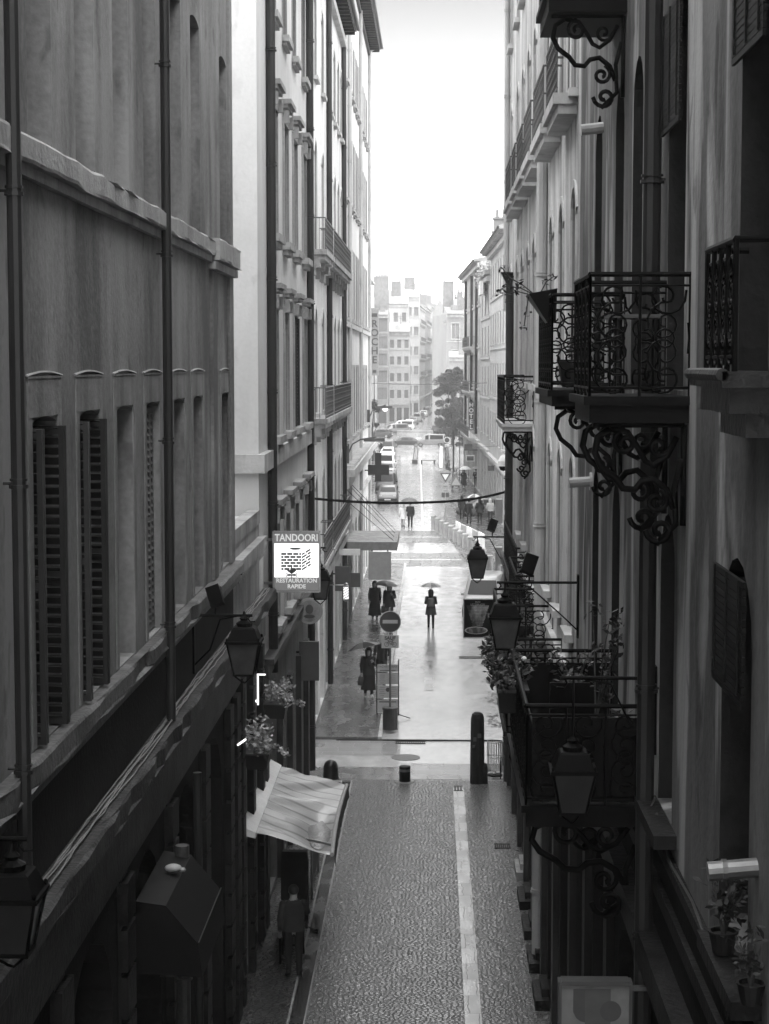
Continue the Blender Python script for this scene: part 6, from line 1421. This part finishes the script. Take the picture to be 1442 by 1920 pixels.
t=thing('shop_sign',(4.5,140,3.5),'small dark box sign hanging over the right pavement','sign')
m=MB(); m.box(4.1,4.6,139,139.15,3.4,3.8); m.build('panel',M['greyD'],t); m=MB(); m.tube([(4.6,139.07,3.8),(4.85,139.07,3.8)],.03,4); m.build('arm',M['iron'],t)
# terrace plants on the building beside the hotel
t=thing('terrace_shrub',(4.2,152,18.8),'cloud of shrubs overflowing a terrace beside the hotel','shrub'); l=MB()
for i in range(14): leaves(l,(3.7+rnd.uniform(0,1.2),150+rnd.uniform(0,7),18.3+rnd.uniform(-.6,1.2)),(.6,1,.6),90,.13,rnd)
l.build('foliage',M['leafL'],t); m=MB(); m.tube([(4.25,152,17.6),(4.2,152.4,18.9)],.05,5); m.build('stems',M['bark'],t)
m=MB()
for x in (3.72,3.85): m.box(x,x+.14,150.5,154.5,17.3,18.4)
tag(m.build('terrace_box',M['white'],None),'white balustraded box carrying the terrace shrubs','planter')
# wall boxes on the right corner
t=thing('utility_box',(1.95,53,5),'stack of pale meter boxes and pipes on the right corner','utility box')
m=MB(); m.box(1.78,1.98,52.6,52.9,6.9,7.6); m.box(1.78,1.98,52.6,52.9,5.7,6.2); m.build('box',M['grey'],t); m=MB(); m.tube([(2.05,52.3,4.2),(2.05,52.3,7.9)],.03,5); m.build('pipe',M['iron'],t)

# ---------------------------------------------------------------- haze, sky, sun, camera
hz=MB(); hz.box(-1000,1000,-100,2500,-1.2,34.5); o=hz.build('haze',None,off=(0,0,0)); o['kind']='stuff'; o['label']='thin grey rain haze filling the street'; o['category']='haze'
hm=bpy.data.materials.new('rain_haze'); hm.use_nodes=True; nt=hm.node_tree; nt.nodes.clear(); ou=nt.nodes.new('ShaderNodeOutputMaterial'); pv=nt.nodes.new('ShaderNodeVolumePrincipled')
pv.inputs['Color'].default_value=g(HAZC); pv.inputs['Density'].default_value=HAZE; pv.inputs['Anisotropy'].default_value=.25; nt.links.new(pv.outputs[0],ou.inputs['Volume']); o.data.materials.append(hm)
w=bpy.data.worlds.new('World'); SC.world=w; w.use_nodes=True; nt=w.node_tree; bg=nt.nodes['Background']; N=nt.nodes.new; Lk=nt.links.new
sky=N('ShaderNodeTexSky'); sky.sky_type='NISHITA'; sky.sun_disc=False; EL,AZ=R_(SEL),R_(SAZ); sky.sun_elevation=EL; sky.sun_rotation=AZ; sky.dust_density=6; sky.air_density=1.5
bw=N('ShaderNodeRGBToBW'); Lk(sky.outputs[0],bw.inputs[0])
# overcast layer: even cloud, brighter towards the rainy horizon
tc=N('ShaderNodeTexCoord'); sp=N('ShaderNodeSeparateXYZ'); Lk(tc.outputs['Generated'],sp.inputs[0])
mr=N('ShaderNodeValToRGB'); Lk(sp.outputs['Z'],mr.inputs[0]); el=mr.color_ramp.elements
while len(el)<len(SKY): el.new(.5)
for e_,(p_,v_) in zip(el,SKY): e_.position=p_
for e_,(p_,v_) in zip(el,SKY): e_.color=g(v_)
ms=N('ShaderNodeMath'); ms.operation='MULTIPLY'; ms.inputs[1].default_value=SKYA; Lk(mr.outputs[0],ms.inputs[0])
mp=N('ShaderNodeMapping'); mp.inputs['Scale'].default_value=(1,1,2.5); Lk(tc.outputs['Generated'],mp.inputs[0]); no=N('ShaderNodeTexNoise'); no.inputs['Scale'].default_value=2.2; no.inputs['Detail'].default_value=3; Lk(mp.outputs[0],no.inputs['Vector'])
cl=N('ShaderNodeMapRange'); cl.inputs[3].default_value=.93; cl.inputs[4].default_value=1.07; Lk(no.outputs['Fac'],cl.inputs[0])
mm=N('ShaderNodeMath'); mm.operation='MULTIPLY'; Lk(ms.outputs[0],mm.inputs[0]); Lk(cl.outputs[0],mm.inputs[1])
mx=N('ShaderNodeMath'); mx.operation='MULTIPLY_ADD'; mx.inputs[1].default_value=.05; Lk(bw.outputs[0],mx.inputs[0]); Lk(mm.outputs[0],mx.inputs[2]); Lk(mx.outputs[0],bg.inputs[0]); bg.inputs[1].default_value=SKYS
sl=bpy.data.lights.new('Sun','SUN'); sl.energy=SUN; sl.angle=R_(40); sl.color=(1,1,1); so=bpy.data.objects.new('Sun',sl); COL.objects.link(so)
d=Vector((math.sin(AZ)*math.cos(EL),math.cos(AZ)*math.cos(EL),math.sin(EL))); so.rotation_euler=d.to_track_quat('Z','Y').to_euler(); so.location=(0,0,60)
cam=bpy.data.cameras.new('Camera'); cam.sensor_fit='VERTICAL'; cam.sensor_height=36; cam.sensor_width=27; cam.lens=3400/1920*36; cam.clip_end=6000; cam.clip_start=.1
co=bpy.data.objects.new('Camera',cam); COL.objects.link(co); co.location=(0,0,11.5); co.rotation_euler=(R_(90-4.642),0,R_(1.578)); SC.camera=co
vs=SC.view_settings; vs.view_transform='Standard'; vs.look='None'; vs.exposure=EXPO; vs.gamma=1; vs.use_curve_mapping=False
cy=SC.cycles; cy.use_denoising=True; cy.max_bounces=7; cy.diffuse_bounces=4; cy.glossy_bounces=3; cy.volume_bounces=1; cy.transmission_bounces=2; cy.sample_clamp_indirect=6; cy.caustics_reflective=False; cy.caustics_refractive=False
SC.render.engine='CYCLES'
